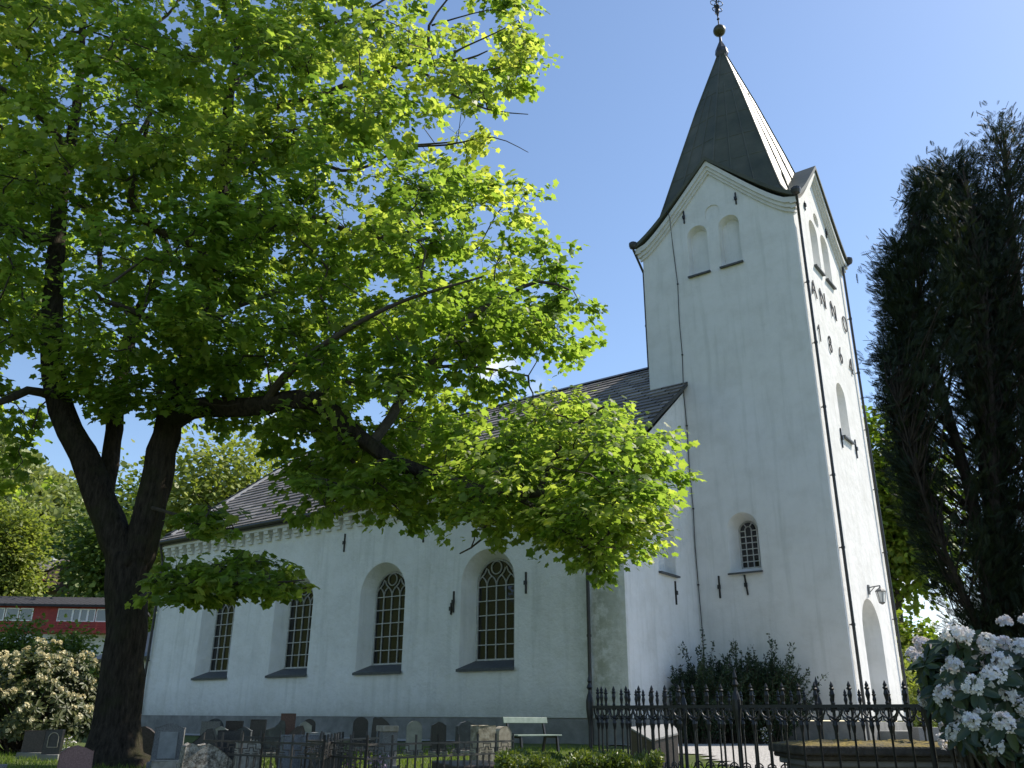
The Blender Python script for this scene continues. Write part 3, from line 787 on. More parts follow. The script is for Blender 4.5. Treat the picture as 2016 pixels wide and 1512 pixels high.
def slate_sill(fm, c, hw, z, dep, name='sill'):
    mb = MB(); sill_block(mb, fm, c - hw - .05, c + hw + .05, c - hw, c + hw, z, z + .05, dep, 0.13, 0.07); mb.build('window_sill', 'sill_slate', ch)
for c in (-4.17, -2.73): slate_sill(fTS, c, .46, 17.56, .3)
for c in (2.55, 4.05): slate_sill(fTW, c, .52, 17.56, .45)
slate_sill(fTW, 3.3, .6, 10.33, .5); slate_sill(fG, -2.36, .68, 4.81, .35)
# iron wall anchors
def anchor(fm, u, z0, z1, lean=0.0):
    mb = MB(); polybar(mb, fm, [(u, z0), (u + lean, z1)], 0.055, 0.0, 0.05)
    zc = (z0 + z1) / 2; polybar(mb, fm, [(u + lean / 2, zc - .05), (u + lean / 2, zc + .05)], 0.11, -0.03, 0.06)
    mb.build('wall_anchor', 'iron', ch)
for a in ((fTS, -4.69, 20.24, 20.84), (fTS, -2.29, 20.31, 20.86), (fTS, -4.4, 4.16, 4.95), (fTS, -3.33, 4.2, 4.9, -.07), (fTW, 1.73, 20.06, 20.54), (fTW, 4.6, 20.12, 20.56),
          (fTW, 2.46, 9.79, 10.55), (fTW, 4.39, 9.83, 10.59), (fG, -1.87, 3.8, 4.6), (fS, -12.54, 3.62, 4.37), (fS, -9.24, 4.06, 4.79), (fS, -18.68, 6.48, 7.23), (fS, -14.2, 6.4, 6.98), (fS, -12.65, 3.55, 3.95)):
    anchor(*a)
# downpipes on the tower
pipe_mesh([(0.30, -0.28, 19.6), (0.13, 0.30, 18.6), (0.13, 0.30, -0.9)], 0.055, 2.6, (-1, 0, 0))
pipe_mesh([(0.26, W_ + .30, 19.6), (0.13, W_ - .22, 19.3), (0.13, W_ - .22, -0.9)], 0.055, 2.6, (-1, 0, 0))
pipe_mesh([(-TS - .3, -.3, 19.6), (-TS - .13, .25, 18.6), (-TS - .13, .25, 14)], 0.055, 2.6, (1, 0, 0))
# lightning wire down the tower
wr = MB()
wz = [(-5.35, 21.35), (-5.24, 20.6), (-5.3, 19.2), (-5.2, 17.4), (-5.25, 15.7), (-5.22, 14.1), (-5.28, 12.5), (-5.24, 11), (-5.26, 9.3), (-5.22, 7.6), (-5.25, 6.1), (-5.23, 4.7), (-5.2, 3.1), (-5.22, 0.2)]
wr.tube([(u, -0.30 if z > 20 else -0.03, min(z, 20.95 - (0 if z < 21 else -.1))) for u, z in wz], 0.016, 5)
for u, z in wz[1::2]: wr.box((u, -.03, z), (.06, .06, .05))
wr.build('lightning_conductor', 'iron', ch)
# iron letters ANNO 1864
LET = {'A': [[(0, 0), (.5, 1), (1, 0)], [(.2, .4), (.8, .4)]], 'N': [[(0, 0), (0, 1), (1, 0), (1, 1)]],
       'O': [arc_pts(.5, .5, .5, 0, 360, 18)], '1': [[(.5, 0), (.5, 1)], [(.25, .72), (.5, 1)]],
       '8': [arc_pts(.5, .76, .24, 0, 360, 14), arc_pts(.5, .27, .27, 0, 360, 14)], '6': [arc_pts(.5, .28, .28, 0, 360, 14), [(.22, .3), (.3, .65), (.5, 1)]],
       '4': [[(.75, 0), (.75, 1), (.1, .3), (1, .3)], [(.6, 0.02), (.9, 0.02)]]}
for chars, yc, zb in (('ANNO', (1.37, 2.49, 3.91, 5.5), 15.82), ('1864', (1.35, 2.67, 4.06, 5.45), 13.83)):
    for c, y in zip(chars, yc):
        mb = MB(); wdt = 0.56 if c in 'ANO' else 0.5
        for k, stroke in enumerate(LET[c]):
            polybar(mb, fTW, [(y - wdt / 2 + a * wdt, zb + .02 + b * .70) for a, b in stroke], 0.044, -0.02 - .002 * k, 0.035)
        mb.build('iron_numeral' if c.isdigit() else 'iron_letter', 'old_iron', ch)
# lamp above the door
lm = MB(); yl, zl = 3.28, 4.5
lm.box((0.03, yl, zl), (0.06, 0.14, 0.34)); lm.tube([(0.05, yl, zl + .08), (0.45, yl, zl + .12)], 0.022, 6); lm.tube([(0.05, yl, zl - .1), (0.25, yl, zl + .09)], 0.015, 6)
lm.tube([(.43, yl, zl + .12), (.43, yl, zl + .02)], .015, 6)
lm.lathe((.43, yl, zl - .1), [(.20, 0.0), (.16, .06), (.05, .14), (.02, .2)], 8)
for k in range(6):
    an = k * math.pi / 3; lm.tube([(.43 + .17 * math.cos(an), yl + .17 * math.sin(an), zl - .1), (.43 + .1 * math.cos(an), yl + .1 * math.sin(an), zl - .5)], .012, 4)
lm.lathe((.43, yl, zl - .56), [(.02, 0), (.10, .05), (.11, .08)], 8)
M['lamp_metal'] = noisy('grey_lamp_metal', [(0.3, (.10, .10, .10)), (0.7, (.2, .2, .195))], 10, .5)
lamp = lm.build('wall_lamp', 'lamp_metal', ch)
lg = MB(); lg.lathe((.43, yl, zl - .49), [(.085, 0), (.15, .38)], 6); lg.build('lamp_glass', 'white_paint', lamp)
# chancel at the east end
cc = MB()
cx0, cx1, cy0, cy1, cz = -41.5, -32.0, -2.6, 2 * yN + 2.6, 3.0
cc.box(((cx0 + cx1) / 2, yN, cz / 2 - .6), (cx1 - cx0, cy1 - cy0, cz + 1.2)); cc.build('chancel_wall', 'nave_plaster', ch)
cr_ = MB(); cr_.prism([(cx0 - .4, cy0 - .4, cz), (cx0 - .4, cy1 + .4, cz), (cx0 + 2.4, yN + .01, cz + 3.6)], (.01, 0, 0))
cr_.add([(cx0 - .5, cy0 - .5, cz), (cx1, cy0 - .5, cz), (cx1, yN, cz + 4.2), (cx0 + 3.5, yN, cz + 4.2), (cx0 - .5, cy1 + .5, cz), (cx1, cy1 + .5, cz),
         (cx0 - .5, cy0 - .5, cz - .2), (cx1, cy0 - .5, cz - .2), (cx0 - .5, cy1 + .5, cz - .2)],
        [(0, 1, 2, 3), (0, 3, 4), (4, 3, 2, 5), (0, 6, 7, 1), (0, 4, 8, 6)])
cr_.build('chancel_roof', 'pipe', ch)
cwn = MB(); fC = plane_map('S', cy0); panel(cwn, fC, arch(-38.0, 0.3, 1.5, .5), -0.02); cwn.build('chancel_window', 'glass', ch)

# ------------------------------------------------------------------ maple
def chain(pts, step=0.35):
    """smooth a polyline of (px, py, D, radius) given in the photograph's frame into world points"""
    P = np.array([np.append(at(a, b, D), r) for a, b, D, r in pts])
    out = []
    n = len(P)
    for i in range(n - 1):
        p0, p1, p2, p3 = P[max(i - 1, 0)], P[i], P[i + 1], P[min(i + 2, n - 1)]
        k = max(2, int(np.linalg.norm((p2 - p1)[:3]) / step))
        for j in range(k):
            t = j / k
            out.append(0.5 * ((2 * p1) + (-p0 + p2) * t + (2 * p0 - 5 * p1 + 4 * p2 - p3) * t * t + (-p0 + 3 * p1 - 3 * p2 + p3) * t ** 3))
    out.append(P[-1]); return np.array(out)

DT = 17.5
limbs = [
    [(221, 1512, DT, .72), (222, 1490, DT, .60), (232, 1420, DT, .50), (243, 1300, DT, .455), (250, 1200, DT, .45), (253, 1120, DT, .47), (258, 1085, DT, .42)],
    [(252, 1150, DT, .34), (238, 1085, DT, .36), (212, 1030, DT - .1, .34), (188, 960, DT - .2, .33), (160, 890, DT - .3, .31), (122, 810, DT - .4, .28), (106, 740, DT - .4, .26), (100, 640, DT - .5, .24), (106, 540, DT - .5, .22), (114, 440, DT - .3, .19), (128, 330, DT, .16), (150, 220, DT + .4, .13), (160, 100, DT + .8, .10), (170, -60, DT + 1, .07)],
    [(205, 985, DT - .1, .18), (215, 915, DT + .2, .21), (225, 850, DT + .4, .2), (232, 790, DT + .6, .19), (245, 720, DT + .9, .17), (262, 640, DT + 1.2, .15), (300, 560, DT + 1.6, .13), (330, 490, DT + 1.9, .12), (300, 440, DT + 2, .10), (268, 400, DT + 2.1, .09), (266, 320, DT + 2.2, .075), (290, 250, DT + 2.3, .06), (300, 120, DT + 2.3, .05)],
    [(258, 1120, DT, .36), (280, 1060, DT, .36), (298, 990, DT, .34), (312, 920, DT, .33), (325, 860, DT, .32), (345, 800, DT + .1, .29), (368, 730, DT + .2, .25), (398, 630, DT + .4, .22), (424, 530, DT + .5, .21), (434, 440, DT + .5, .20), (442, 340, DT + .4, .19), (446, 260, DT + .3, .15), (452, 180, DT + .3, .13), (468, 90, DT + .4, .10), (445, 20, DT + .6, .08), (430, -80, DT + .7, .05)],
    [(338, 830, DT, .26), (378, 805, DT - .4, .25), (440, 802, DT - .8, .235), (520, 800, DT - 1.1, .22), (590, 786, DT - 1.4, .21), (640, 800, DT - 1.6, .2), (690, 845, DT - 1.8, .185), (740, 885, DT - 2.0, .17), (790, 915, DT - 2.1, .16), (850, 937, DT - 2.2, .15), (886, 946, DT - 2.25, .135)],
    [(730, 878, DT - 2.0, .10), (770, 820, DT - 1.8, .10), (800, 775, DT - 1.6, .09), (850, 715, DT - 1.4, .08), (905, 640, DT - 1.2, .07), (980, 590, DT - 1.0, .055), (1060, 555, DT - .9, .04), (1120, 570, DT - .8, .025)],
    [(870, 943, DT - 2.2, .09), (930, 958, DT - 2.5, .085), (1010, 975, DT - 2.8, .07), (1090, 968, DT - 3.0, .06), (1170, 940, DT - 3.1, .045), (1220, 930, DT - 3.1, .03), (1260, 940, DT - 3.1, .02)],
    [(1010, 975, DT - 2.8, .05), (1070, 1010, DT - 2.9, .045), (1120, 1060, DT - 3.0, .03), (1180, 1090, DT - 3.0, .02)],
    [(930, 958, DT - 2.5, .045), (955, 1000, DT - 2.6, .035), (950, 1060, DT - 2.6, .02), (905, 1090, DT - 2.7, .012)],
    [(1060, 970, DT - 2.9, .05), (1090, 900, DT - 2.7, .045), (1130, 840, DT - 2.6, .035), (1190, 800, DT - 2.6, .02)],
    [(444, 330, DT + .4, .14), (480, 275, DT + .2, .13), (510, 235, DT, .12), (560, 208, DT - .2, .11), (640, 186, DT - .4, .10), (685, 165, DT - .5, .085), (735, 148, DT - .6, .075), (790, 128, DT - .7, .06), (860, 120, DT - .8, .045), (915, 118, DT - .9, .03), (960, 100, DT - 1, .015)],
    [(845, 100, DT - .8, .04), (846, 50, DT - .8, .035), (880, 0, DT - .8, .025), (920, -40, DT - .8, .02)],
    [(442, 335, DT + .4, .10), (480, 320, DT + .8, .085), (540, 308, DT + 1.2, .07), (620, 322, DT + 1.6, .055), (700, 335, DT + 1.9, .04), (800, 290, DT + 2.1, .03), (900, 280, DT + 2.2, .02)],
    [(430, 510, DT + .5, .12), (480, 480, DT + .2, .11), (540, 452, DT - .1, .10), (600, 425, DT - .4, .085), (660, 445, DT - .7, .06), (740, 470, DT - 1.0, .045), (850, 440, DT - 1.2, .03)],
    [(425, 520, DT + .5, .10), (385, 488, DT + .1, .10), (330, 462, DT - .4, .09), (290, 440, DT - .7, .08), (255, 395, DT - 1, .07), (270, 350, DT - 1.2, .06), (262, 290, DT - 1.3, .05), (300, 220, DT - 1.4, .035)],
    [(113, 470, DT - .3, .13), (70, 468, DT - .8, .12), (20, 450, DT - 1.3, .10), (-60, 420, DT - 1.7, .07), (-150, 380, DT - 2, .04)],
    [(196, 530, DT + .6, .06), (195, 470, DT + .5, .07), (185, 425, DT + .3, .075), (150, 395, DT + .2, .08), (122, 365, DT, .08)],
    [(135, 300, DT, .09), (90, 240, DT - .5, .08), (30, 190, DT - 1, .06), (-40, 150, DT - 1.4, .04)],
    [(103, 780, DT - .4, .10), (55, 770, DT - .9, .09), (0, 790, DT - 1.5, .07), (-80, 800, DT - 2, .05)],
    [(400, 640, DT + .4, .11), (470, 600, DT + 1.0, .09), (560, 570, DT + 1.6, .075), (660, 555, DT + 2.0, .06), (780, 520, DT + 2.3, .045), (900, 500, DT + 2.4, .03)],
    [(375, 720, DT + .2, .10), (330, 660, DT - 1.0, .09), (280, 620, DT - 2.0, .07), (200, 590, DT - 2.8, .05)],
    [(520, 800, DT - 1.1, .10), (560, 740, DT - 1.8, .085), (620, 690, DT - 2.5, .07), (700, 640, DT - 3.0, .05), (800, 590, DT - 3.3, .035), (950, 545, DT - 3.3, .02)],
    [(600, 790, DT - 1.4, .07), (660, 760, DT - 1.0, .06), (760, 740, DT - .5, .05), (900, 720, DT, .035), (1040, 740, DT + .2, .02)],
    [(640, 805, DT - 1.6, .06), (690, 900, DT - 1.4, .045), (740, 970, DT - 1.3, .03), (800, 1005, DT - 1.3, .015)],
    [(264, 1180, DT - .3, .05), (310, 1165, DT - 1.0, .04), (370, 1155, DT - 1.6, .03), (440, 1150, DT - 2.0, .025), (520, 1148, DT - 2.2, .018), (600, 1142, DT - 2.3, .01)],
    [(300, 1000, DT - .3, .04), (350, 1015, DT - .9, .03), (410, 1040, DT - 1.3, .02), (460, 1040, DT - 1.4, .012)],
    [(860, 120, DT - .8, .03), (920, 90, DT - .9, .022), (985, 60, DT - 1, .015), (1020, 40, DT - 1, .008)],
    [(880, 119, DT - .8, .025), (950, 140, DT - .7, .018), (1020, 120, DT - .6, .012), (1060, 110, DT - .6, .008)],
    [(850, 50, DT - .8, .025), (900, 35, DT - .7, .018), (960, 20, DT - .7, .012), (1000, 22, DT - .7, .008)],
    [(820, 128, DT - .7, .04), (880, 180, DT - .6, .03), (960, 215, DT - .5, .02), (1040, 225, DT - .5, .01)],
    [(760, 290, DT + 2, .03), (880, 285, DT + 1.2, .025), (970, 270, DT + .8, .015), (1040, 300, DT + .6, .008)],
    [(452, 180, DT + .3, .09), (520, 110, DT + .8, .07), (620, 60, DT + 1.2, .05), (720, 20, DT + 1.5, .035), (800, -30, DT + 1.6, .02)],
    [(160, 150, DT + .7, .07), (240, 80, DT + 1.2, .055), (330, 30, DT + 1.6, .04), (380, -60, DT + 1.8, .03)],
]
base = at(222, 1490, DT)
gz = float(ground_z(base[0], base[1]))
maple = thing('maple_tree', 'large spreading maple with thick forked trunk and bright spring leaves, before the nave', 'tree', (base[0], base[1], gz))
skel = []
tk = MB(); bm_ = MB()
for i, L in enumerate(limbs):
    c = chain(L)
    if i in (0, 1, 2, 3, 4): c[:, 3] *= .84 if i == 0 else .88
    big = L[0][3] > 0.17
    mb = tk if big else bm_
    P = c[:, :3].copy(); r = c[:, 3].copy()
    P[1:-1] += rng.normal(size=(len(P) - 2, 3)) * (r[1:-1, None] * (0.05 if big else 0.16))
    if i == 0:
        P[0, 2] = gz - 0.25
    nseg = 20 if big else (10 if r[0] > .06 else 6)
    o0 = len(mb.v); mb.tube(P, r, nseg)
    if big:     # ridged, knotty bark and root flare
        for k in range(o0, len(mb.v)):
            v = np.array(mb.v[k]); ii = min((k - o0) // nseg, len(P) - 1); j = (k - o0) % nseg
            d = v - P[ii]; an = 2 * math.pi * j / nseg
            f = 1 + 0.06 * math.sin(an * 5 + v[2] * 1.1) + 0.05 * math.sin(an * 3 - v[2] * 2.3 + i) + 0.03 * rng.normal()
            if i == 0:
                h = max(0, 1 - (v[2] - gz) / 0.9); f *= 1 + 0.30 * h * h * (1 + 0.8 * math.sin(an * 4 + 0.7))
            mb.v[k] = tuple(P[ii] + d * f)
    if i != 0 and not (i == 4):
        s0 = int(len(c) * 0.25) if i in (1, 3) else 0
        for k in range(s0, len(c)): skel.append(c[k])
    elif i == 4:
        for k in range(6, len(c)): skel.append(c[k])
tk.build('trunk', 'maple_bark', maple, smooth=True)
skel = np.array(skel)

crown_poly = [(-260, -330), (700, -330), (950, -200), (1010, -60), (1022, 20), (1082, 98), (1062, 180), (1072, 245), (1040, 330), (1058, 400), (1096, 480), (1165, 560), (1172, 640), (1145, 700), (1085, 738),
              (1030, 745), (1060, 765), (1140, 768), (1215, 775), (1262, 815), (1284, 870), (1310, 930), (1290, 990), (1250, 1050), (1215, 1100), (1180, 1130), (1120, 1125), (1085, 1060), (1000, 1020), (930, 1020), (905, 1095), (888, 1075), (900, 1010),
              (870, 1045), (800, 1030), (740, 1000), (660, 990), (622, 1030), (596, 1015), (574, 940), (535, 885), (470, 850), (400, 835), (330, 830), (240, 845), (150, 800), (70, 850), (50, 960), (0, 985), (-260, 1000)]
low_poly = [(258, 1165), (330, 1110), (420, 1095), (480, 1065), (550, 1080), (560, 1115), (625, 1132), (600, 1160), (540, 1175), (470, 1168), (400, 1192), (330, 1188), (270, 1182)]
mid_poly = [(335, 1010), (400, 985), (465, 1010), (470, 1040), (420, 1062), (360, 1050)]
arm_poly = [(880, 940), (1060, 770), (1140, 768), (1215, 775), (1262, 815), (1284, 870), (1325, 930), (1305, 990), (1262, 1060), (1225, 1118), (1190, 1145), (1120, 1138), (1080, 1060), (1000, 1015), (960, 1070), (905, 1100), (890, 1050)]
sky_holes = [(940, 832, 34), (1010, 800, 22), (480, 960, 40), (42, 740, 42), (150, 765, 20), (1005, 748, 40), (880, 60, 62), (945, 85, 38), (800, 20, 40), (860, 200, 30), (970, 200, 26), (560, 330, 16), (1110, 690, 30), (540, 760, 20), (720, 800, 26), (600, 705, 14), (230, 660, 18), (380, 60, 22), (330, 30, 16), (1030, 290, 30), (745, 300, 18), (100, 700, 15), (680, 380, 14), (420, 300, 12), (500, 905, 40)]
def sample_boughs(poly, n, dfun, lim):
    pl = np.array(poly); lo, hi = pl.min(0), pl.max(0); out = []
    while len(out) < n:
        P = lo + rng.random((n, 2)) * (hi - lo); P = P[in_poly(P, poly)]
        e = edge_dist(P, poly)
        for p, d in zip(P, e):
            if d < lim: continue
            skip = False
            for hx, hy, hr in sky_holes:
                q = math.hypot(p[0] - hx, p[1] - hy)
                if q < hr + 14: skip = rng.random() < 0.93; break
            if skip: continue
            out.append((p[0], p[1], dfun(p, d), min(1.0, .42 + d / 95)))
            if len(out) >= n: break
    return np.array(out)
def d_main(p, e):
    th = min(3.3, 0.3 + e / 65.0)
    return DT - 0.3 + (rng.random() * 2 - 1) * th
def d_arm(p, e): return DT - 2.9 + (rng.random() * 2 - 1) * min(2.2, .3 + e / 50)
bo = [sample_boughs(crown_poly, 960, d_main, 20), sample_boughs(arm_poly, 120, d_arm, 18)]
bo.append(sample_boughs(low_poly, 60, lambda p, e: DT - 1.7 + rng.normal() * .5, 12))
bo.append(sample_boughs(mid_poly, 12, lambda p, e: DT - 1.1 + rng.normal() * .4, 8))
bo.append(sample_boughs([(620, 860), (720, 870), (880, 960), (880, 1035), (800, 1030), (740, 995), (660, 1000), (630, 1045), (600, 1035)], 22, lambda p, e: DT - 2.0 + rng.normal() * .6, 8))
bsc = np.concatenate([np.full(len(b), k) * np.maximum(b[:, 3], .42 / k * .9) for b, k in zip(bo, (1.0, .85, .62, .62, 1.0))])
bo = np.concatenate(bo)
BC = np.array([at(*b[:3]) for b in bo])
# connect every bough to the nearest limb or already connected bough
def connect(BC, skel, mb, r_tip=0.008):
    nodes = skel[:, :3].copy(); parent = []
    dist = np.array([np.min(np.linalg.norm(nodes - c, axis=1)) for c in BC]); order = np.argsort(dist)
    nodes = list(nodes); ns = len(nodes); idx_of = {}
    NA = np.zeros((ns + len(BC), 3)); NA[:ns] = nodes; cnt = ns
    link = {}; weight = np.zeros(ns + len(BC))
    for bi in order:
        c = BC[bi]; dv = NA[:cnt] - c; dd = np.linalg.norm(dv, axis=1) + np.maximum(dv[:, 2], 0) * 0.3
        dd[ns:cnt] *= 1.12
        j = int(np.argmin(dd)); NA[cnt] = c; link[cnt] = j; idx_of[bi] = cnt; cnt += 1
    for k in range(cnt - 1, ns - 1, -1):
        weight[k] += 1; weight[link[k]] += weight[k]
    for k in range(ns, cnt):
        a, b = NA[link[k]], NA[k]; r0 = 0.0075 * math.sqrt(weight[k]) + 0.004
        L = np.linalg.norm(b - a); m1 = a + (b - a) * .35 + rng.normal(size=3) * L * .07 + np.array([0, 0, L * .06]); m2 = a + (b - a) * .7 + rng.normal(size=3) * L * .07 + np.array([0, 0, L * .05])
        mb.tube([a, m1, m2, b], [r0 * 1.2, r0, r0 * .85, r0 * .7], 5 if r0 > .02 else 4, cap=False)
    return [NA[link[idx_of[i]]] for i in range(len(BC))]
roots = np.array(connect(BC, skel, bm_))
LP, LY, LN, LS, LT = [], [], [], [], []
nA0, nA1 = 960, 960 + 120
sunw = SUN
for i, (c, r0) in enumerate(zip(BC, roots)):
    out_d = c - r0; out_d[2] *= 0.4; out_d = out_d / (np.linalg.norm(out_d) + 1e-6)
    R = rng.uniform(0.42, 0.78) * bsc[i]; n = int(rng.uniform(85, 150) * (R / 0.6) ** 1.4)
    # a bough = several sprays of leaves at twig tips
    k = 6; tips = c + rng.normal(size=(k, 3)) * np.array([R * .62, R * .62, R * .30]) + out_d * R * 0.35
    for t in tips:
        if rng.random() < .75:
            mm = (c + t) / 2 + rng.normal(size=3) * .05; bm_.tube([c, mm, t], [.006, .0045, .003], 3, cap=False)
    ti = rng.integers(0, k, n)
    p = tips[ti] + rng.normal(size=(n, 3)) * np.array([R * .24, R * .24, R * .13])
    p[:, 2] -= 0.04 + 0.25 * np.abs(rng.normal(size=n)) * 0.12
    away = p - c; away[:, 2] *= .3
    yd = unit(away + 0.25 * out_d + rng.normal(size=(n, 3)) * 0.25 * R) + np.array([0, 0, -0.45]) + rng.normal(size=(n, 3)) * .28
    nn = np.array([0, 0, 1.0]) + rng.normal(size=(n, 3)) * .42 + 0.25 * unit(away)
    LP.append(p); LY.append(yd); LN.append(nn); LS.append((.78 if nA0 <= i < nA1 else 1.0) * np.clip(.128 * np.exp(rng.normal(size=n) * .26), .06, .2))
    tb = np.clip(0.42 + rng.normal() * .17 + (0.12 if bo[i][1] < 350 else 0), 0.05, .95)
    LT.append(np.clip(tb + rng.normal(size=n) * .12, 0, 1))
bm_.build('branches', 'twig', maple)
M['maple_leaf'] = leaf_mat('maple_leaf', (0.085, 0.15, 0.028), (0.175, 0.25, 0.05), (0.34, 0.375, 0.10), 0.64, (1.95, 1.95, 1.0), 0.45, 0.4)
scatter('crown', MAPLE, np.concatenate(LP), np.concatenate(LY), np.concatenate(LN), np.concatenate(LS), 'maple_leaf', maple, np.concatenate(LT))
print('maple leaves', sum(len(x) for x in LP))

# ------------------------------------------------------------------ generic broadleaf tree
M['leaf_fresh'] = leaf_mat('fresh_leaf', (0.06, 0.12, 0.014), (0.12, 0.18, 0.022), (0.22, 0.25, 0.035), .45)
M['leaf_dark'] = leaf_mat('dark_leaf', (0.05, 0.095, 0.018), (0.10, 0.155, 0.026), (0.17, 0.22, 0.045), .35)
M['leaf_pale'] = leaf_mat('pale_leaf', (0.13, 0.17, 0.04), (0.22, 0.26, 0.06), (0.32, 0.35, 0.11), .4)
def broadleaf(name, label, cat, base, H, crown_c, crown_r, nb, per, leaf, mat, group=None, trunk_r=.25, tmpl=CLUMP, bough=None, gap=0.0):
    """base (x,y,z); crown centre height above base, radii (rx, ry, rz)"""
    base = np.array(base, float); t = thing(name, label, cat, base, group)
    C0 = base + np.array([0, 0, crown_c]); R = np.array(crown_r, float)
    d = rand_unit(nb); rad = rng.random(nb) ** (1 / 2.2)
    lump = 1 + .22 * np.sin(d[:, 0] * 4 + base[0]) * np.cos(d[:, 1] * 5 + base[1]) + .12 * np.sin(d[:, 2] * 9)
    BCt = C0 + d * rad[:, None] * lump[:, None] * R
    tb = MB(); top = C0 + np.array([0, 0, R[2] * .5])
    if trunk_r > 0:
        ln = rng.normal(size=3) * .15 * trunk_r * 4; ln[2] = 0
        pts = [base - np.array([0, 0, .3]), base + (C0 - base) * .5 + ln * .5, C0 + ln, top]
        tb.tube(pts, [trunk_r * 1.25, trunk_r, trunk_r * .7, trunk_r * .25], 10)
        for i in range(0, nb, max(1, nb // 26)):
            q = BCt[i]; z = np.clip(q[2] - base[2] - R[2] * .35, (C0 - base)[2] * .35, (top - base)[2] * .95); f = z / (top - base)[2]
            a = base + (top - base) * f; m = (a + q) / 2 + np.array([0, 0, .06 * np.linalg.norm(q - a)])
            tb.tube([a, m, q], [trunk_r * .32, trunk_r * .2, trunk_r * .07], 5, cap=False)
        tb.build('trunk', 'grey_bark', t, smooth=True)
    b = bough or R.mean() * .26
    n = nb * per; bi = np.repeat(np.arange(nb), per)
    p = BCt[bi] + rng.normal(size=(n, 3)) * np.array([b, b, b * .6])
    yd = unit(p - BCt[bi]) + .4 * unit(p - C0) + rng.normal(size=(n, 3)) * .4 + np.array([0, 0, -.25])
    nn = np.array([0, 0, .8]) + .5 * unit(p - C0) + rng.normal(size=(n, 3)) * .5
    tint = np.clip(.5 + rng.normal(size=nb)[bi] * .17 + rng.normal(size=n) * .12, 0, 1)
    scatter('crown' if trunk_r > 0 else 'foliage', tmpl, p, yd, nn, leaf * rng.uniform(.7, 1.3, n), mat, t, tint)
    return t
def gp(px, D):
    q = at(px, 1393, D); return (q[0], q[1], float(ground_z(q[0], q[1])))
broadleaf('maple_tree', 'sunlit green maple standing behind the tower beside its sunny side', 'tree', gp(1790, 50), 18, 12.4, (3.4, 3.4, 5.6), 190, 75, .30, 'leaf_fresh', trunk_r=.3, tmpl=MAPLE)
broadleaf('small_tree', 'smaller green tree low behind the door side of the tower', 'tree', gp(1812, 44), 6, 3.4, (1.9, 1.9, 2.3), 70, 70, .24, 'leaf_fresh', trunk_r=.14, tmpl=MAPLE)
broadleaf('shrub', 'low pale shrub beyond the tower door and white rhododendron', 'shrub', gp(1812, 38), 2, 1.6, (1.6, 1.6, 1.5), 45, 60, .15, 'leaf_pale', trunk_r=.06)
broadleaf('lime_tree', 'tall pale green tree rising behind the east end of the nave roof', 'tree', gp(420, 68), 22, 15.5, (6.2, 6.2, 6.4), 260, 60, .42, 'leaf_pale', trunk_r=.35)
broadleaf('dark_tree', 'broad dark green tree behind the forked trunk of the big maple', 'tree', gp(228, 112), 26, 15.0, (7.4, 7.0, 9.0), 340, 62, .55, 'leaf_dark', trunk_r=.4)
broadleaf('birch_tree', 'bright yellow-green tree at the left edge beside the upper red house', 'tree', gp(-42, 118), 16, 11, (3.4, 3.4, 7.0), 200, 60, .5, 'leaf_pale', trunk_r=.25)
broadleaf('shrub', 'yellow-green bushes between the two red houses on the slope', 'shrub', gp(75, 116), 3, 3.4, (5.0, 4, 2.3), 90, 45, .45, 'leaf_pale', trunk_r=.1)
broadleaf('shrub', 'grey-green bush in front of the long red house, at the left edge', 'shrub', gp(5, 62), 4, 4.2, (2.0, 2.0, 2.6), 90, 50, .26, 'leaf_dark', trunk_r=.1)
broadleaf('shrub', 'leafy green bush below the middle of the long red house', 'shrub', gp(112, 60), 4, 3.6, (1.5, 1.5, 2.4), 70, 50, .24, 'leaf_dark', trunk_r=.1)
broadleaf('round_bush', 'rounded clipped bush below the balcony of the long red house', 'shrub', gp(166, 66), 3, 3.8, (1.2, 1.2, 1.2), 60, 60, .16, 'leaf_pale', trunk_r=.08, bough=.2)

# hillside wood: one far-off mass
def hill_wood():
    P = []
    while len(P) < 900:
        D = rng.uniform(130, 520); px = rng.uniform(-150, 760); q = at(px, 1393, D)
        if q[0] > -120 or q[1] > 330 or (px < 150 and D < 235): continue
        P.append((q[0], q[1], float(ground_z(q[0], q[1]))))
    P = np.array(P); n = len(P); per = 150
    H = rng.uniform(9, 17, n); d = rand_unit(n * per); ci = np.repeat(np.arange(n), per)
    rad = (.75 + .25 * rng.random(n * per))
    pos = P[ci] + np.stack([d[:, 0] * H[ci] * .33 * rad, d[:, 1] * H[ci] * .33 * rad, H[ci] * .55 + d[:, 2] * H[ci] * .45 * rad], 1)
    tint = np.clip(rng.random(n)[ci] + rng.normal(size=n * per) * .1, 0, 1)
    yd = d + rng.normal(size=d.shape) * .6; nn = d + rng.normal(size=d.shape) * .7 + np.array([0, 0, .5])
    M['leaf_hill'] = leaf_mat('hillside_leaf', (0.12, 0.16, 0.05), (0.2, 0.24, 0.08), (0.28, 0.31, 0.12), .3)
    o = scatter('hillside_wood', CLUMP, pos, yd, nn, rng.uniform(1.0, 2.2, n * per), 'leaf_hill', None, tint)
    tag(o, 'spring-green broadleaf wood covering the far hillside at left', 'wood', None, 'stuff')
hill_wood()

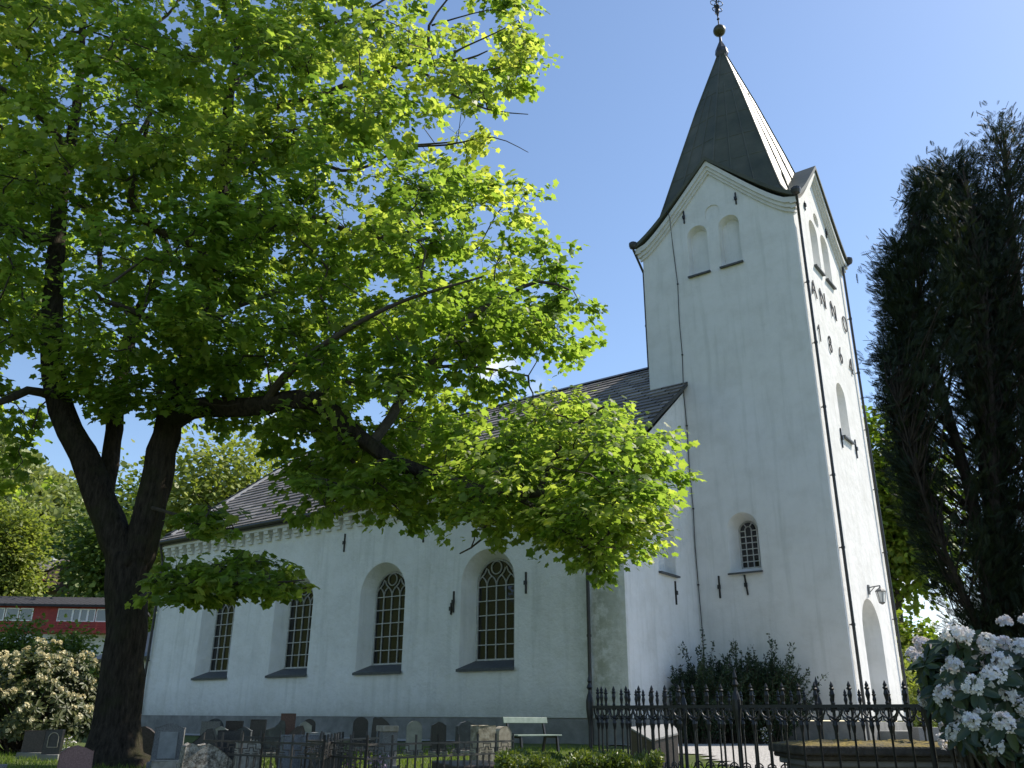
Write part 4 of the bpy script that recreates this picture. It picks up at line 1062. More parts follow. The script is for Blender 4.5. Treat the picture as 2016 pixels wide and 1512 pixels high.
# ------------------------------------------------------------------ red houses on the slope
M['red_wood'] = noisy('red_boards', [(0.3, (0.20, 0.025, 0.022)), (0.7, (0.34, 0.045, 0.038))], 2.5, 0.7)
M['dark_tile'] = noisy('dark_roof_tiles', [(0.3, (0.016, 0.016, 0.02)), (0.7, (0.034, 0.034, 0.04))], 2.5, 0.85, 6, 0.6, 0.08)
M['grey_roof'] = noisy('weathered_roof', [(0.3, (0.16, 0.13, 0.11)), (0.7, (0.26, 0.22, 0.19))], 1.5, 0.8)
M['render'] = noisy('pale_render', [(0.3, (0.45, 0.46, 0.46)), (0.7, (0.6, 0.61, 0.61))], 1.2, 0.9)
M['dark_wood'] = noisy('dark_stained_wood', [(0.3, (0.03, 0.018, 0.013)), (0.7, (0.06, 0.035, 0.025))], 3, 0.7)
def frame_axes(ang):
    """unit vectors of a house turned by ang: along its front, away from the viewer, up"""
    a = RT * math.cos(ang) + FW * math.sin(ang); b = FW * math.cos(ang) - RT * math.sin(ang)
    return np.stack([a, b, UP], 1)
def red_house():
    D = 96; z0 = at(100, 1290, D)[2]; c = at(70, 1290, D); R = frame_axes(0.05)
    t = thing('red_house', 'long red wooden house with dark tiled roof and a row of white windows', 'house', (c[0], c[1], z0), )
    def P(u, v, z): return c + R @ np.array([u, v, z])
    h = MB(); h.box(P(0, 4, .6), (15.2, 8, 3.2), R); h.build('basement_wall', 'render', t)
    h = MB(); h.box(P(0, 4, 3.75), (15.6, 8.3, 3.1), R)
    h.prism([P(-7.79, -.14, 5.3), P(-7.79, 8.14, 5.3), P(-7.79, 4, 6.3)], R @ np.array([15.58, 0, 0])); h.build('wall', 'red_wood', t)
    r = MB()
    for s, y0 in ((1, -.75), (-1, 8.75)):
        r.prism([P(-8.3, y0, 5.0), P(-8.3, 4, 6.35), P(-8.3, 4, 6.58), P(-8.3, y0, 5.25)], R @ np.array([16.6, 0, 0]))
    for k in range(28):
        r.tube([P(-8.2 + k * .6, -.75, 5.29), P(-8.2 + k * .6, 4, 6.6)], .03, 5, cap=False)
    r.build('roof', 'dark_tile', t)
    for x0, w_ in ((-7.0, 1.0), (-5.9, 1.0), (-4.8, .7), (-3.9, 1.3), (-2.4, 1.3), (1.6, 1.5), (3.2, .7), (4.0, .7), (4.8, .7), (5.7, 1.6)):
        f = MB()
        for a, b, cc, d in ((x0, x0 + w_, 3.5, 3.6), (x0, x0 + w_, 4.75, 4.85)): f.box(P((a + b) / 2, -.19, (cc + d) / 2), (w_ + .1, .08, .1), R)
        for a in (x0, x0 + w_): f.box(P(a, -.192, 4.18), (.1, .08, 1.3), R)
        o = f.build('window', 'white_paint', t)
        g = MB(); g.box(P(x0 + w_ / 2, -.165, 4.18), (w_ - .08, .02, 1.2), R); g.build('pane', 'sky_glass', o)
    b = MB(); b.box(P(4.3, -.8, 2.35), (6.8, 1.3, .2), R)
    for k in range(4): b.box(P(4.3, -1.42, 2.55 + k * .25), (6.8, .05, .13), R)
    for k in range(6): b.box(P(.95 + k * 1.34, -1.38, 2.9), (.1, .1, 1.0), R)
    b.build('balcony', 'red_wood', t)
m_, nt_, b_ = new_mat('house_window_glass'); b_.inputs['Base Color'].default_value = (.05, .06, .07, 1); b_.inputs['Roughness'].default_value = .05; b_.inputs['Specular IOR Level'].default_value = 1.0; M['sky_glass'] = m_
red_house()
def upper_house():
    D = 184; c = at(66, 1152, D); R = frame_axes(-0.5)
    t = thing('hill_house', 'small dark red house with grey roof and pale chimney, higher on the slope', 'house', c)
    def P(u, v, z): return c + R @ np.array([u, v, z])
    h = MB(); h.box(P(0, 3, 1.0), (8.4, 6, 4.4), R); h.prism([P(-4.19, 0.02, 3.2), P(-4.19, 5.98, 3.2), P(-4.19, 3, 5.2)], R @ np.array([8.38, 0, 0])); h.build('wall', 'dark_wood', t)
    r = MB()
    for y0 in (-1.0, 7.0): r.prism([P(-5.2, y0, 2.6), P(-5.2, 3, 5.35), P(-5.2, 3, 5.6), P(-5.2, y0, 2.85)], R @ np.array([10.4, 0, 0]))
    r = r.build('roof', 'grey_roof', t)
    k = MB(); k.box(P(.6, 3, 5.9), (.9, .9, 1.7), R); k.box(P(.6, 3, 6.8), (1.05, 1.05, .12), R); k.build('chimney', 'render', r)
    b = MB(); b.box(P(0, -1.0, .8), (8.2, 1.4, .2), R); b.box(P(0, -1.62, 1.25), (8.2, .08, .8), R); b.build('balcony', 'red_wood', t)
    p = MB(); p.box(P(1.0, -.03, 2.0), (1.3, .06, 1.5), R); p.build('red_panel', 'red_wood', t)
upper_house()

# ------------------------------------------------------------------ conifers at the right
M['conifer_leaf'] = leaf_mat('conifer_spray', (0.010, 0.017, 0.009), (0.022, 0.034, 0.016), (0.05, 0.058, 0.024), 0.15, rough=.6, spec=.25)
M['conifer_bark'] = bark_mat('conifer_bark', (0.03, 0.022, 0.017), (0.08, 0.062, 0.05))
def conifer(label, base_px, D, poly, stems, nfr, holes):
    b = at(base_px, 1490, D); gz = float(ground_z(b[0], b[1])); t = thing('conifer_tree', label, 'tree', (b[0], b[1], gz))
    tb = MB(); SK = []
    for k, pts in enumerate(stems):
        c = chain([(x, y, D + dz, r) for x, y, dz, r in pts], .3)
        if k == 0: c[0, 2] = gz - .2
        tb.tube(c[:, :3], c[:, 3], 8); SK.append(c[len(c) // 8:, :3])
    SKa = np.concatenate(SK)
    pl = np.array(poly, float); lo, hi = pl.min(0), pl.max(0); Q = []
    while len(Q) < nfr:
        P = lo + rng.random((4000, 2)) * (hi - lo); P = P[in_poly(P, poly)]; e = edge_dist(P, poly)
        for p, d in zip(P, e):
            if any(((p[0] - hx) / ha) ** 2 + ((p[1] - hy) / hb) ** 2 < 1 and rng.random() < pr for hx, hy, ha, hb, pr in holes): continue
            if rng.random() > .55 + .45 * math.exp(-d / 60): continue
            Q.append((p[0], p[1], D + (rng.random() * 2 - 1) * min(1.7, .15 + d / 70)))
            if len(Q) >= nfr: break
    Q = np.array(Q); B = np.array([at(*q) for q in Q])
    # plumes of fronds rising from bough tips
    nrst = np.array([SKa[np.argmin(np.linalg.norm((SKa - p) * np.array([1, 1, 1.0]) + np.array([0, 0, 0.9]), axis=1))] for p in B])
    outd = B - nrst; outd[:, 2] = 0; outd = unit(outd)
    for i in range(0, len(B), 2):
        a = nrst[i]; L = np.linalg.norm(B[i] - a); m = (a + B[i]) / 2 + np.array([0, 0, -.04 * L]) + rng.normal(size=3) * .05
        tb.tube([a, m, B[i]], [.016, .011, .005], 4, cap=False)
    tb.build('trunk', 'conifer_bark', t)
    per = 9; bi = np.repeat(np.arange(len(B)), per); n = len(bi)
    up = unit(outd + np.array([0, 0, 1.1]) + rng.normal(size=B.shape) * .22)
    s = rng.random(n)
    pos = B[bi] + up[bi] * (s[:, None] - .45) * .36 + rng.normal(size=(n, 3)) * .105
    yd = up[bi] + rng.normal(size=(n, 3)) * .38; nn = rand_unit(n)
    tint = np.clip(.45 + rng.normal(size=len(B))[bi] * .18 + rng.normal(size=n) * .1, 0, 1)
    scatter('crown', FROND, pos, yd, nn, rng.uniform(.10, .21, n), 'conifer_leaf', t, tint)
conifer('tall dark conifer with its top highest at the right edge', 2085, 13.6,
        [(1950, 232), (1962, 245), (1975, 232), (1992, 250), (2010, 265), (2060, 240), (2200, 300), (2300, 700), (2300, 1350), (2060, 1420), (1960, 1360), (1930, 1260), (1905, 1000), (1905, 800), (1900, 600), (1915, 480), (1915, 400), (1930, 330), (1945, 280)],
        [[(2085, 1500, 0, .2), (2060, 1200, 0, .17), (2030, 900, 0, .13), (2005, 600, 0, .08), (1975, 260, 0, .02)], [(2075, 1420, 0, .12), (2010, 1150, -.4, .09), (1960, 900, -.6, .07), (1945, 600, -.6, .04), (1935, 380, -.5, .015)],
         [(2090, 1400, 0, .12), (2130, 1000, .2, .1), (2140, 600, .2, .05), (2120, 320, .1, .02)]], 2900, [(1960, 1040, 40, 200, .7), (2000, 800, 14, 160, .5)])
conifer('dark conifer with a ragged leaning outline, nearer the tower than the taller one', 2010, 13.0,
        [(1852, 308), (1862, 330), (1872, 345), (1892, 308), (1905, 340), (1918, 380), (1960, 420), (1985, 700), (1985, 1000), (2000, 1330), (1930, 1275), (1878, 1215), (1850, 1150), (1832, 1085), (1800, 1010), (1775, 940), (1762, 860), (1745, 790), (1735, 705), (1762, 650), (1750, 600), (1735, 548), (1760, 480), (1798, 452), (1783, 400), (1815, 360), (1826, 338), (1845, 345)],
        [[(2010, 1500, 0, .15), (1985, 1300, 0, .13), (1940, 1100, 0, .10), (1900, 930, 0, .08), (1850, 760, -.1, .06), (1812, 640, -.1, .03), (1790, 520, -.1, .012)], [(1995, 1380, 0, .11), (1965, 1150, .3, .09), (1935, 900, .4, .07), (1900, 650, .4, .04), (1860, 340, .3, .012)],
         [(1990, 1330, 0, .09), (1960, 1000, -.4, .07), (1945, 700, -.5, .045), (1920, 480, -.5, .02), (1895, 330, -.4, .012)], [(1985, 1340, 0, .06), (1930, 1240, -.3, .045), (1880, 1130, -.5, .035), (1820, 980, -.6, .02), (1770, 800, -.6, .01)]], 2800,
        [(1875, 930, 40, 210, .88), (1920, 1000, 40, 260, .6), (1900, 1180, 45, 60, .75), (1830, 560, 14, 60, .6), (1850, 690, 18, 60, .6), (1935, 620, 10, 120, .5)])

conifer('dense dark conifer of the same row, beyond the right edge, shading the fence corner', 2560, 8.4,
        [(2380, 1480), (2320, 1200), (2330, 700), (2420, 200), (2560, -150), (2700, 200), (2800, 700), (2800, 1200), (2740, 1480)],
        [[(2560, 1500, 0, .16), (2560, 900, 0, .12), (2560, 300, 0, .06), (2560, -100, 0, .015)]], 900, [])
# ------------------------------------------------------------------ rhododendrons
M['rhodo_leaf'] = leaf_mat('rhododendron_leaf', (0.012, 0.028, 0.010), (0.026, 0.05, 0.016), (0.06, 0.085, 0.025), 0.12, rough=.38, spec=.5)
M['rhodo_leaf_warm'] = leaf_mat('olive_rhododendron_leaf', (0.03, 0.045, 0.012), (0.06, 0.075, 0.02), (0.12, 0.12, 0.035), 0.2, rough=.45)
M['white_petal'] = leaf_mat('white_petal', (0.64, 0.58, 0.60), (0.78, 0.76, 0.77), (0.85, 0.84, 0.83), 0.25, (1, 1, 1), .6, .2)
M['cream_petal'] = leaf_mat('cream_petal', (0.60, 0.51, 0.28), (0.72, 0.64, 0.40), (0.8, 0.75, 0.55), 0.25, (1, 1, .9), .6, .2)
PETAL = (np.array([(0, 0, 0), (.26, .45, .02), (.34, .8, .10), (.14, 1.0, .02), (-.12, .97, .08), (-.34, .8, .03), (-.27, .45, .06)]), [np.array([[0, 1, 2, 3, 4, 5, 6]])])
def trusses(centers, normals, R, nf, petal, mat, name, parent):
    P, Y, N_l, T = [], [], [], []
    for c, ax_ in zip(centers, normals):
        tt = .5 + rng.normal() * .2; k = 0; Rr = R * rng.uniform(.75, 1.15)
        while k < nf:
            d = rand_unit(1)[0]
            if d @ ax_ < -.25: continue
            k += 1; fc = c + d * Rr * rng.uniform(.5, .95)
            a = unit(np.cross(d, rand_unit(1)[0])); b2 = np.cross(d, a)
            for j in range(5):
                an = j * 2 * math.pi / 5 + rng.normal() * .15; r = a * math.cos(an) + b2 * math.sin(an)
                P.append(fc); Y.append(r + d * .55); N_l.append(d - r * .4); T.append(np.clip(tt + rng.normal() * .2, 0, 1))
    n = len(P); return scatter(name, PETAL, np.array(P), np.array(Y), np.array(N_l), petal * rng.uniform(.85, 1.15, n), mat, parent, np.array(T))
# white one at right, in front of the grave fence
tpx = [(1875, 1247), (1893, 1258), (1815, 1268), (1803, 1290), (1822, 1297), (1940, 1268), (1975, 1272), (2005, 1275), (1880, 1312), (1870, 1325), (1930, 1290), (1948, 1300), (1970, 1308), (1900, 1330), (1915, 1345), (1925, 1355), (1895, 1350), (1955, 1332),
       (1990, 1340), (2010, 1330), (1985, 1365), (1848, 1345), (1838, 1372), (1858, 1374), (1822, 1378), (1945, 1390), (1940, 1405), (1878, 1405), (1890, 1420), (1915, 1420), (1885, 1440), (1965, 1410), (1975, 1425), (1998, 1420), (1990, 1430), (2020, 1390), (2030, 1440), (2050, 1350), (2060, 1300), (1955, 1462), (2040, 1480)]
DR = 6.1
rc = at(1990, 1490, DR + .5); rg = float(ground_z(rc[0], rc[1]))
rt_ = thing('rhododendron', 'white-flowering rhododendron hanging over the iron fence at the right edge', 'shrub', (rc[0], rc[1], rg))
TC = np.array([at(x + rng.normal() * 3, y + rng.normal() * 3, DR + .2 * math.sin(i * 2.1) + .15 * rng.normal() + (0.012 * max(0, 1880 - x))) for i, (x, y) in enumerate(tpx)])
cen = at(2010, 1400, DR + 1.0); NRM = unit(unit(TC - cen) + np.array([0, 0, .35]))
bk = at(1975, 1330, DR + 1.3); ext = []
for i in range(60):
    d = rand_unit(1)[0]; q = cen + d * np.array([1.0, 1.0, .75]) * rng.uniform(.75, 1.0)
    if (q - CAM) @ FW > DR + .75 and (q - cen) @ RT > -.3: ext.append((q, unit(d + np.array([0, 0, .4]))))
trusses(np.concatenate([TC, np.array([e[0] for e in ext])]), np.concatenate([NRM, np.array([e[1] for e in ext])]), .068, 28, .026, 'white_petal', 'flowers', rt_)
# leaf whorls: under every truss and through the bush
wp = [c - n * .06 for c, n in zip(TC, NRM)] ; wn = list(NRM)
blob = [(1818, 1295), (1880, 1250), (1960, 1275), (2120, 1265), (2200, 1520), (2000, 1520), (1985, 1465), (1950, 1480), (1925, 1470), (1905, 1455), (1890, 1440), (1872, 1410), (1855, 1385), (1840, 1360), (1825, 1335), (1815, 1310)]
pl_ = np.array(blob, float); k = 0
while k < 560:
    p = pl_.min(0) + rng.random(2) * (pl_.max(0) - pl_.min(0))
    if not in_poly(p[None], blob)[0]: continue
    k += 1; dpt = DR + .22 + abs(rng.normal()) * .5; q = at(p[0], p[1], dpt); wp.append(q); wn.append(unit(unit(q - cen) + np.array([0, 0, .5]) + rng.normal(size=3) * .3))
def whorls(wp, wn, size, per, mat, parent, droop=.35):
    P, Y, N_l = [], [], []
    for c, n in zip(wp, wn):
        a = unit(np.cross(n, rand_unit(1)[0])); b2 = np.cross(n, a); k = per + rng.integers(-2, 3); o = rng.random() * 6
        for j in range(k):
            an = o + j * 2.4; r = a * math.cos(an) + b2 * math.sin(an)
            P.append(c + r * size * .12); Y.append(r + n * rng.uniform(-.5, .35) - np.array([0, 0, droop * rng.random()])); N_l.append(n + r * .2)
    n = len(P); return scatter('foliage', OVAL, np.array(P), np.array(Y), np.array(N_l), size * rng.uniform(.7, 1.2, n), mat, parent, np.clip(.45 + rng.normal(size=n) * .2, 0, 1))
whorls(wp, wn, .125, 9, 'rhodo_leaf', rt_)
sb = MB()
for i in range(0, len(wp), 3):
    a = np.array([rc[0], rc[1], rg]) + rng.normal(size=3) * np.array([.12, .12, 0]); m = (a + wp[i]) / 2 + rng.normal(size=3) * .08 + np.array([0, 0, .1]); sb.tube([a, m, wp[i]], [.022, .014, .005], 5, cap=False)
sb.build('stems', 'twig', rt_)
# cream one at left
cl = at(62, 1390, 23.0); clg = float(ground_z(cl[0], cl[1]))
lt_ = thing('rhododendron', 'rounded rhododendron full of cream flowers left of the maple trunk', 'shrub', (cl[0], cl[1], clg))
nw = 900; d = rand_unit(nw); d[:, 2] = np.abs(d[:, 2]) * .98 - .18
d = unit(d); rr = 1 - .28 * rng.random(nw) ** 2
lump = 1 + .09 * np.sin(d[:, 0] * 6 + 1) * np.cos(d[:, 1] * 5) + .06 * np.sin(d[:, 2] * 11)
W3 = np.array([cl[0], cl[1], clg + .72]) + d * (rr * lump)[:, None] * np.array([1.66, 1.66, 1.9])
whorls(list(W3), list(unit(d + np.array([0, 0, .3]))), .16, 8, 'rhodo_leaf_warm', lt_)
sel = (rng.random(nw) < .14 + .38 * (d[:, 2] > .1)) & (rr > .86)
trusses(W3[sel] + d[sel] * .06, unit(d[sel] + np.array([0, 0, .3])), .07, 8, .045, 'cream_petal', 'flowers', lt_)
sb = MB()
for i in range(0, nw, 9):
    a = np.array([cl[0], cl[1], clg]) + rng.normal(size=3) * np.array([.2, .2, 0]); sb.tube([a, (a + W3[i]) / 2 + np.array([0, 0, .2]), W3[i]], [.03, .02, .006], 4, cap=False)
sb.build('stems', 'twig', lt_)

# ------------------------------------------------------------------ arching shrub at the foot of the tower
M['shrub_leaf'] = leaf_mat('small_dark_leaf', (0.016, 0.034, 0.018), (0.03, 0.058, 0.026), (0.055, 0.088, 0.034), .2)
s0 = np.array([-4.5, -0.95, -0.8]); t = thing('shrub', 'dark arching shrub with long loose twigs against the foot of the tower', 'shrub', s0)
sb = MB(); P, Y, NN = [], [], []
for i in range(820):
    az = rng.uniform(0, 2 * math.pi); spread = rng.uniform(.4, 1.9); hgt = rng.uniform(1.3, 3.1) * (1 - .14 * spread) ; hgt += (.75 if rng.random() < .10 else 0)
    ux = rng.uniform(-.5, 2.3); o = np.array([-4.5 + ux, (-rng.uniform(.5, 2.9) if ux < .5 else -rng.uniform(.5, 1.3)), -.8]); e = o + np.array([math.cos(az) * spread, math.sin(az) * spread * .45, hgt])
    if e[1] > -.12: e[1] = -.12 - rng.random() * .3
    e[0] = max(e[0], -5.2 + rng.random() * .2)
    m = (o + e) / 2 + np.array([0, 0, .35 * hgt * .5]); tt = np.linspace(0, 1, 9)[:, None]
    c = (1 - tt) ** 2 * o + 2 * tt * (1 - tt) * m + tt ** 2 * e; c[:, 1] = np.minimum(c[:, 1], -.1)
    sb.tube(c, np.linspace(.014, .004, 9), 4, cap=False)
    for s_i in range(100):
        f = .12 + .88 * rng.random(); q = f * 8; j = min(int(q), 7); p = c[j] + (c[j + 1] - c[j]) * (q - j)
        P.append(p + rng.normal(size=3) * .03); dd = unit(c[min(j + 1, 8)] - c[j]); Y.append(dd * .5 + rand_unit(1)[0]); NN.append(rand_unit(1)[0] + np.array([0, 0, .6]))
P = np.array(P); P[:, 1] = np.minimum(P[:, 1], -.06)
scatter('foliage', OVAL, P, np.array(Y), np.array(NN), rng.uniform(.07, .125, len(P)), 'shrub_leaf', t, np.clip(.45 + rng.normal(size=len(P)) * .2, 0, 1))
sb.build('stems', 'twig', t)

# ------------------------------------------------------------------ box hedge
M['box_leaf'] = leaf_mat('box_leaf', (0.045, 0.075, 0.014), (0.10, 0.14, 0.026), (0.2, 0.22, 0.05), .3, rough=.4, spec=.5)
hc = hz(.62, 9.3); hg = float(ground_z(hc[0], hc[1]))
t = thing('box_hedge', 'clipped box hedge with small yellow-green leaves in front of the bench', 'hedge', (hc[0], hc[1], hg))
n = 30000; u = rng.uniform(-.68, .72, n); v = rng.uniform(-.75, .75, n); topz = -.40 + .03 * np.sin(u * 7) + .025 * np.sin(v * 9 + u * 4) - .05 * np.maximum(0, np.abs(u - .02) - .55) / .15
zz = np.where(rng.random(n) < .6, topz - np.abs(rng.normal(size=n)) * .07, hg + (topz - hg) * rng.random(n))
side = rng.random(n) < .4
u = np.where(side & (rng.random(n) < .4), np.sign(u) * rng.uniform(.66, .74, n), u); v = np.where(side & (rng.random(n) < .6), -.76 + rng.normal(size=n) * .05, v)
P = hc[None] * np.array([1, 1, 0]) + u[:, None] * RT + v[:, None] * FW + np.stack([0 * zz, 0 * zz, zz], 1)
P += 0.05 * np.stack([np.sin(P[:, 2] * 13), np.cos(P[:, 0] * 11), np.sin(P[:, 0] * 15 + P[:, 1] * 9)], 1) * .5
scatter('foliage', OVAL, P, rng.normal(size=(n, 3)) + np.array([0, 0, .9]), rng.normal(size=(n, 3)) + np.array([0, 0, .8]), rng.uniform(.028, .05, n), 'box_leaf', t, np.clip(.5 + .2 * np.sin(P[:, 0] * 9) * np.cos(P[:, 1] * 8) + rng.normal(size=n) * .2, 0, 1))
sb = MB()
for i in range(0, 240): 
    q = P[i * 60]; b_ = np.array([q[0] * .6 + hc[0] * .4, q[1] * .6 + hc[1] * .4, hg]); sb.tube([b_, q], [.008, .003], 3, cap=False)
sb.build('stems', 'twig', t)

# ------------------------------------------------------------------ large cast-iron grave fence
def cast_fence():
    A = hz(148 / 1692 * 9.8, 9.8); B = hz(769 / 1692 * 7.6, 7.6)
    ax1 = unit(B - A); Lp = np.linalg.norm(B - A); ax2 = np.array([-ax1[1], ax1[0], 0.0])
    if ax2 @ FW < 0: ax2 = -ax2
    zb, zt = -.72, .08; dep = 2.0
    t = thing('iron_fence', 'black cast-iron grave fence with spear points and tall post finials around a mossy tomb', 'fence', (A[0], A[1], zb - .5))
    corners = dict(A=A, E=A + ax1 * (Lp * 1.5), C=A + ax2 * dep, F=A + ax1 * (Lp * 1.5) + ax2 * dep)
    def spear(mb, p, h, k=1.0):
        mb.lathe((p[0], p[1], zt), [(.011, .0), (.017, .012), (.011, .028), (.014, .05), (.021, .085), (.013, .12), (.024, .135), (.013, .148), (.017, .16), (.002, h)], 8)
    def post(p):
        mb = MB(); q = (p[0], p[1], zb)
        mb.lathe(q, [(0.0459, 0), (0.0459, .05), (0.0296, .09), (0.0222, .14), (0.0200, .60), (0.0266, .66), (0.0333, .70), (0.0407, .76), (0.0414, .85), (0.0296, .90), (0.0178, .93), (0.0148, .96), (0.0326, .985), (0.0222, 1.01), (0.0133, 1.03), (0.0222, 1.05), (0.0163, 1.08), (0.0022, 1.135)], 10)
        mb.build('post', 'iron', t, smooth=False)
    def run(p, q, posts):
        L = np.linalg.norm(q - p); d = (q - p) / L; nrm = np.array([-d[1], d[0], 0]); n = int(round(L / .155)); r = MB(); P0 = np.array([p[0], p[1], 0])
        for z, h in ((zt - .012, .028), (zb + .10, .024)): r.bar(P0 + [0, 0, z], P0 + d * L + [0, 0, z], .03, h)
        r.build('rail', 'iron', t)
        for i in range(1, n):
            c = P0 + d * (L * i / n)
            if any(abs(L * i / n - s) < .07 for s in posts): continue
            b = MB(); b.tube([c + [0, 0, zb + .05], c + [0, 0, zt]], .0105, 6); spear(b, c, .195)
            b.lathe((c[0], c[1], zt - .17), [(.011, -.06), (.022, 0), (.013, .04), (.02, .055), (.011, .07)], 8); scr = b
            for s in (-1, 1):      # scrolled leaves under the top rail and above the bottom one
                for zc, up in ((zt - .09, 1), (zb + .16, -1)):
                    pts = [c + d * s * (.012 + .042 * math.sin(a) + .01 * a) + [0, 0, zc + up * (.055 - .05 * math.cos(a) - .02)] for a in np.linspace(.1, 4.2, 8)]
                    scr.tube(pts, .0085, 5); scr.lathe(pts[-1], [(.004, -.012), (.013, 0), (.004, .012)], 6)
                    scr.tube([c + d * s * .012 + [0, 0, zc - up * .05], c + d * s * .045 + [0, 0, zc - up * .028], c + d * s * .05 + [0, 0, zc - up * .0]], .008, 5)
            b.build('baluster', 'iron', t)
        for s in posts: post(P0 + d * s)
    a, e, c, f = (corners[k] for k in 'AECF')
    run(a, e, [0, Lp / 2, Lp, Lp * 1.5]); run(c, f, [0, Lp / 2, Lp, Lp * 1.5]); run(a, c, []); run(e, f, [])
    for p, q, w_ in ((a - ax1 * .15, e + ax1 * .15, .3), (c - ax1 * .15, f + ax1 * .15, .3), (a + ax2 * .152, c - ax2 * .152, .3), (e + ax2 * .152, f - ax2 * .152, .3)):
        cb = MB()
        P_, Q_ = np.array([p[0], p[1], zb - .4]), np.array([q[0], q[1], zb - .4]); cb.bar(P_, Q_, .3, .8 - .02)
        cb.build('stone_kerb', 'plinth', t)
    return A, ax1, ax2, Lp
FA, FX, FY, FLp = cast_fence()
# mossy chest tomb inside it
def moss_stone():
    m, nt, b = new_mat('mossy_stone')
    g = nt.nodes.new('ShaderNodeNewGeometry'); sp_ = nt.nodes.new('ShaderNodeSeparateXYZ'); nt.links.new(g.outputs['Normal'], sp_.inputs[0])
    base = ramp(nt, noise(nt, 9, 6), [(0.3, (0.04, 0.036, 0.03)), (0.7, (0.09, 0.08, 0.065))])
    mf = math_n(nt, 'MULTIPLY', math_n(nt, 'SUBTRACT', sp_.outputs['Z'], .35, True), math_n(nt, 'MULTIPLY', math_n(nt, 'SUBTRACT', noise(nt, 5, 6), .3, True), 4, True))
    moss = ramp(nt, noise(nt, 30, 4), [(0.3, (0.10, 0.075, 0.012)), (0.7, (0.26, 0.19, 0.03))])
    nt.links.new(mixc(nt, math_n(nt, 'MULTIPLY', mf, 1.4, True), base, moss), b.inputs['Base Color']); b.inputs['Roughness'].default_value = .95
    bump(nt, b, noise(nt, 28, 6), .8, .03); return m
M['mossy_stone'] = moss_stone()
tc0 = hz(3.86, 9.6); tcg = -1.0
t = thing('chest_tomb', 'dark stone chest tomb with a moss-grown slab inside the spear fence', 'tomb', (tc0[0], tc0[1], tcg))
Rf = np.stack([RT, FW, UP], 1)
s_ = MB(); s_.box((tc0[0], tc0[1], -.32), (2.06, 1.2, .09), Rf); s_.box((tc0[0], tc0[1], -.385), (1.98, 1.1, .05), Rf); s_.build('slab', 'mossy_stone', t, bevel=.02)
ms = MB(); nu, nv = 40, 20; R_m = rng.normal(size=(nu + 1, nv + 1))
for iu in range(nu + 1):
    for iv in range(nv + 1):
        uu, vv = iu / nu * 2 - 1, iv / nv * 2 - 1; ed = (1 - uu ** 8) * (1 - vv ** 8)
        zq = -.276 + ed * (.028 + .016 * math.sin(uu * 9 + 1) * math.cos(vv * 5) + .006 * R_m[iu, iv])
        ms.v.append(tuple(np.array([tc0[0], tc0[1], zq]) + RT * uu * 1.0 + FW * vv * .57))
ms.f = [(a * (nv + 1) + b, (a + 1) * (nv + 1) + b, (a + 1) * (nv + 1) + b + 1, a * (nv + 1) + b + 1) for a in range(nu) for b in range(nv)]
ms.build('moss', 'mossy_stone', t, smooth=True)
s_ = MB(); s_.box((tc0[0], tc0[1], -.44), (1.9, 1.0, .06), Rf); s_.box((tc0[0], tc0[1], -.76), (1.78, .9, .6), Rf); s_.box((tc0[0], tc0[1], -1.1), (1.95, .9, .16), Rf); s_.build('chest', 'plinth', t, bevel=.015)

# ------------------------------------------------------------------ low iron fence with key-pattern band
def key_fence(label, cornersD, closed):
    zt = -.34
    P = [hz((x - 1008) / 1692 * D, D) for x, D in cornersD]
    c0 = P[0]; t = thing('iron_fence', label, 'fence', (c0[0], c0[1], float(ground_z(c0[0], c0[1]))), 'low iron fences around graves')
    for p, q in zip(P[:-1], P[1:]):
        L = np.linalg.norm(q - p); d = (q - p) / L; n = max(2, int(round(L / .42))); g0 = float(ground_z(p[0], p[1])); B = np.array([p[0], p[1], 0])
        r = MB()
        for z in (zt, zt - .15, g0 + .16): r.bar(B + [0, 0, z], B + d * L + [0, 0, z], .022, .022)
        kp = r
        for i in range(n):
            a = L * i / n; w_ = L / n
            def pt(u, z): return B + d * (a + u * w_) + np.array([0, 0, zt - .135 + z * .12])
            for pts in ([(.08, .05), (.08, .5), (.30, .5), (.30, .95), (.70, .95), (.70, .5), (.92, .5), (.92, .05)], [(.22, .28), (.40, .28), (.40, .6), (.60, .6), (.60, .28), (.78, .28)], [(.2, .05), (.42, .05)], [(.58, .05), (.8, .05)]):
                for x_, y_ in zip(pts[:-1], pts[1:]): kp.bar(pt(*x_), pt(*y_), .011, .011, up=(.3, .2, .9) if x_[0] == y_[0] else (0, 0, 1))
        kp.build('key_pattern_rail', 'old_iron', t)
        for i in range(n + 1):
            c = B + d * (L * i / n); b = MB(); b.tube([c + [0, 0, g0 - .05], c + [0, 0, zt + .10]], .014, 6); b.build('post', 'old_iron', t)
            for k in (1, 2):
                if i < n:
                    c2 = c + d * (L / n * k / 3); b = MB(); b.tube([c2 + [0, 0, g0 + .05], c2 + [0, 0, zt - .15]], .009, 5)
                    b.tube([c2 + [0, 0, g0 + .55], c2 + d * .03 + [0, 0, g0 + .55], c2 + d * .03 + [0, 0, g0 + .45], c2 + [0, 0, g0 + .45]], .007, 4); b.build('bar', 'old_iron', t)
key_fence('low iron fence with a key-pattern band, right-hand one, ending beside the hedge', [(1015, 12.96), (879, 11.6), (750, 10.55), (640, 12.0), (770, 14.2)], False)
key_fence('low iron fence with a key-pattern band, left-hand one, behind the rough pale stone', [(452, 11.9), (560, 11.2), (672, 10.6), (705, 13.2), (520, 14.2)], False)

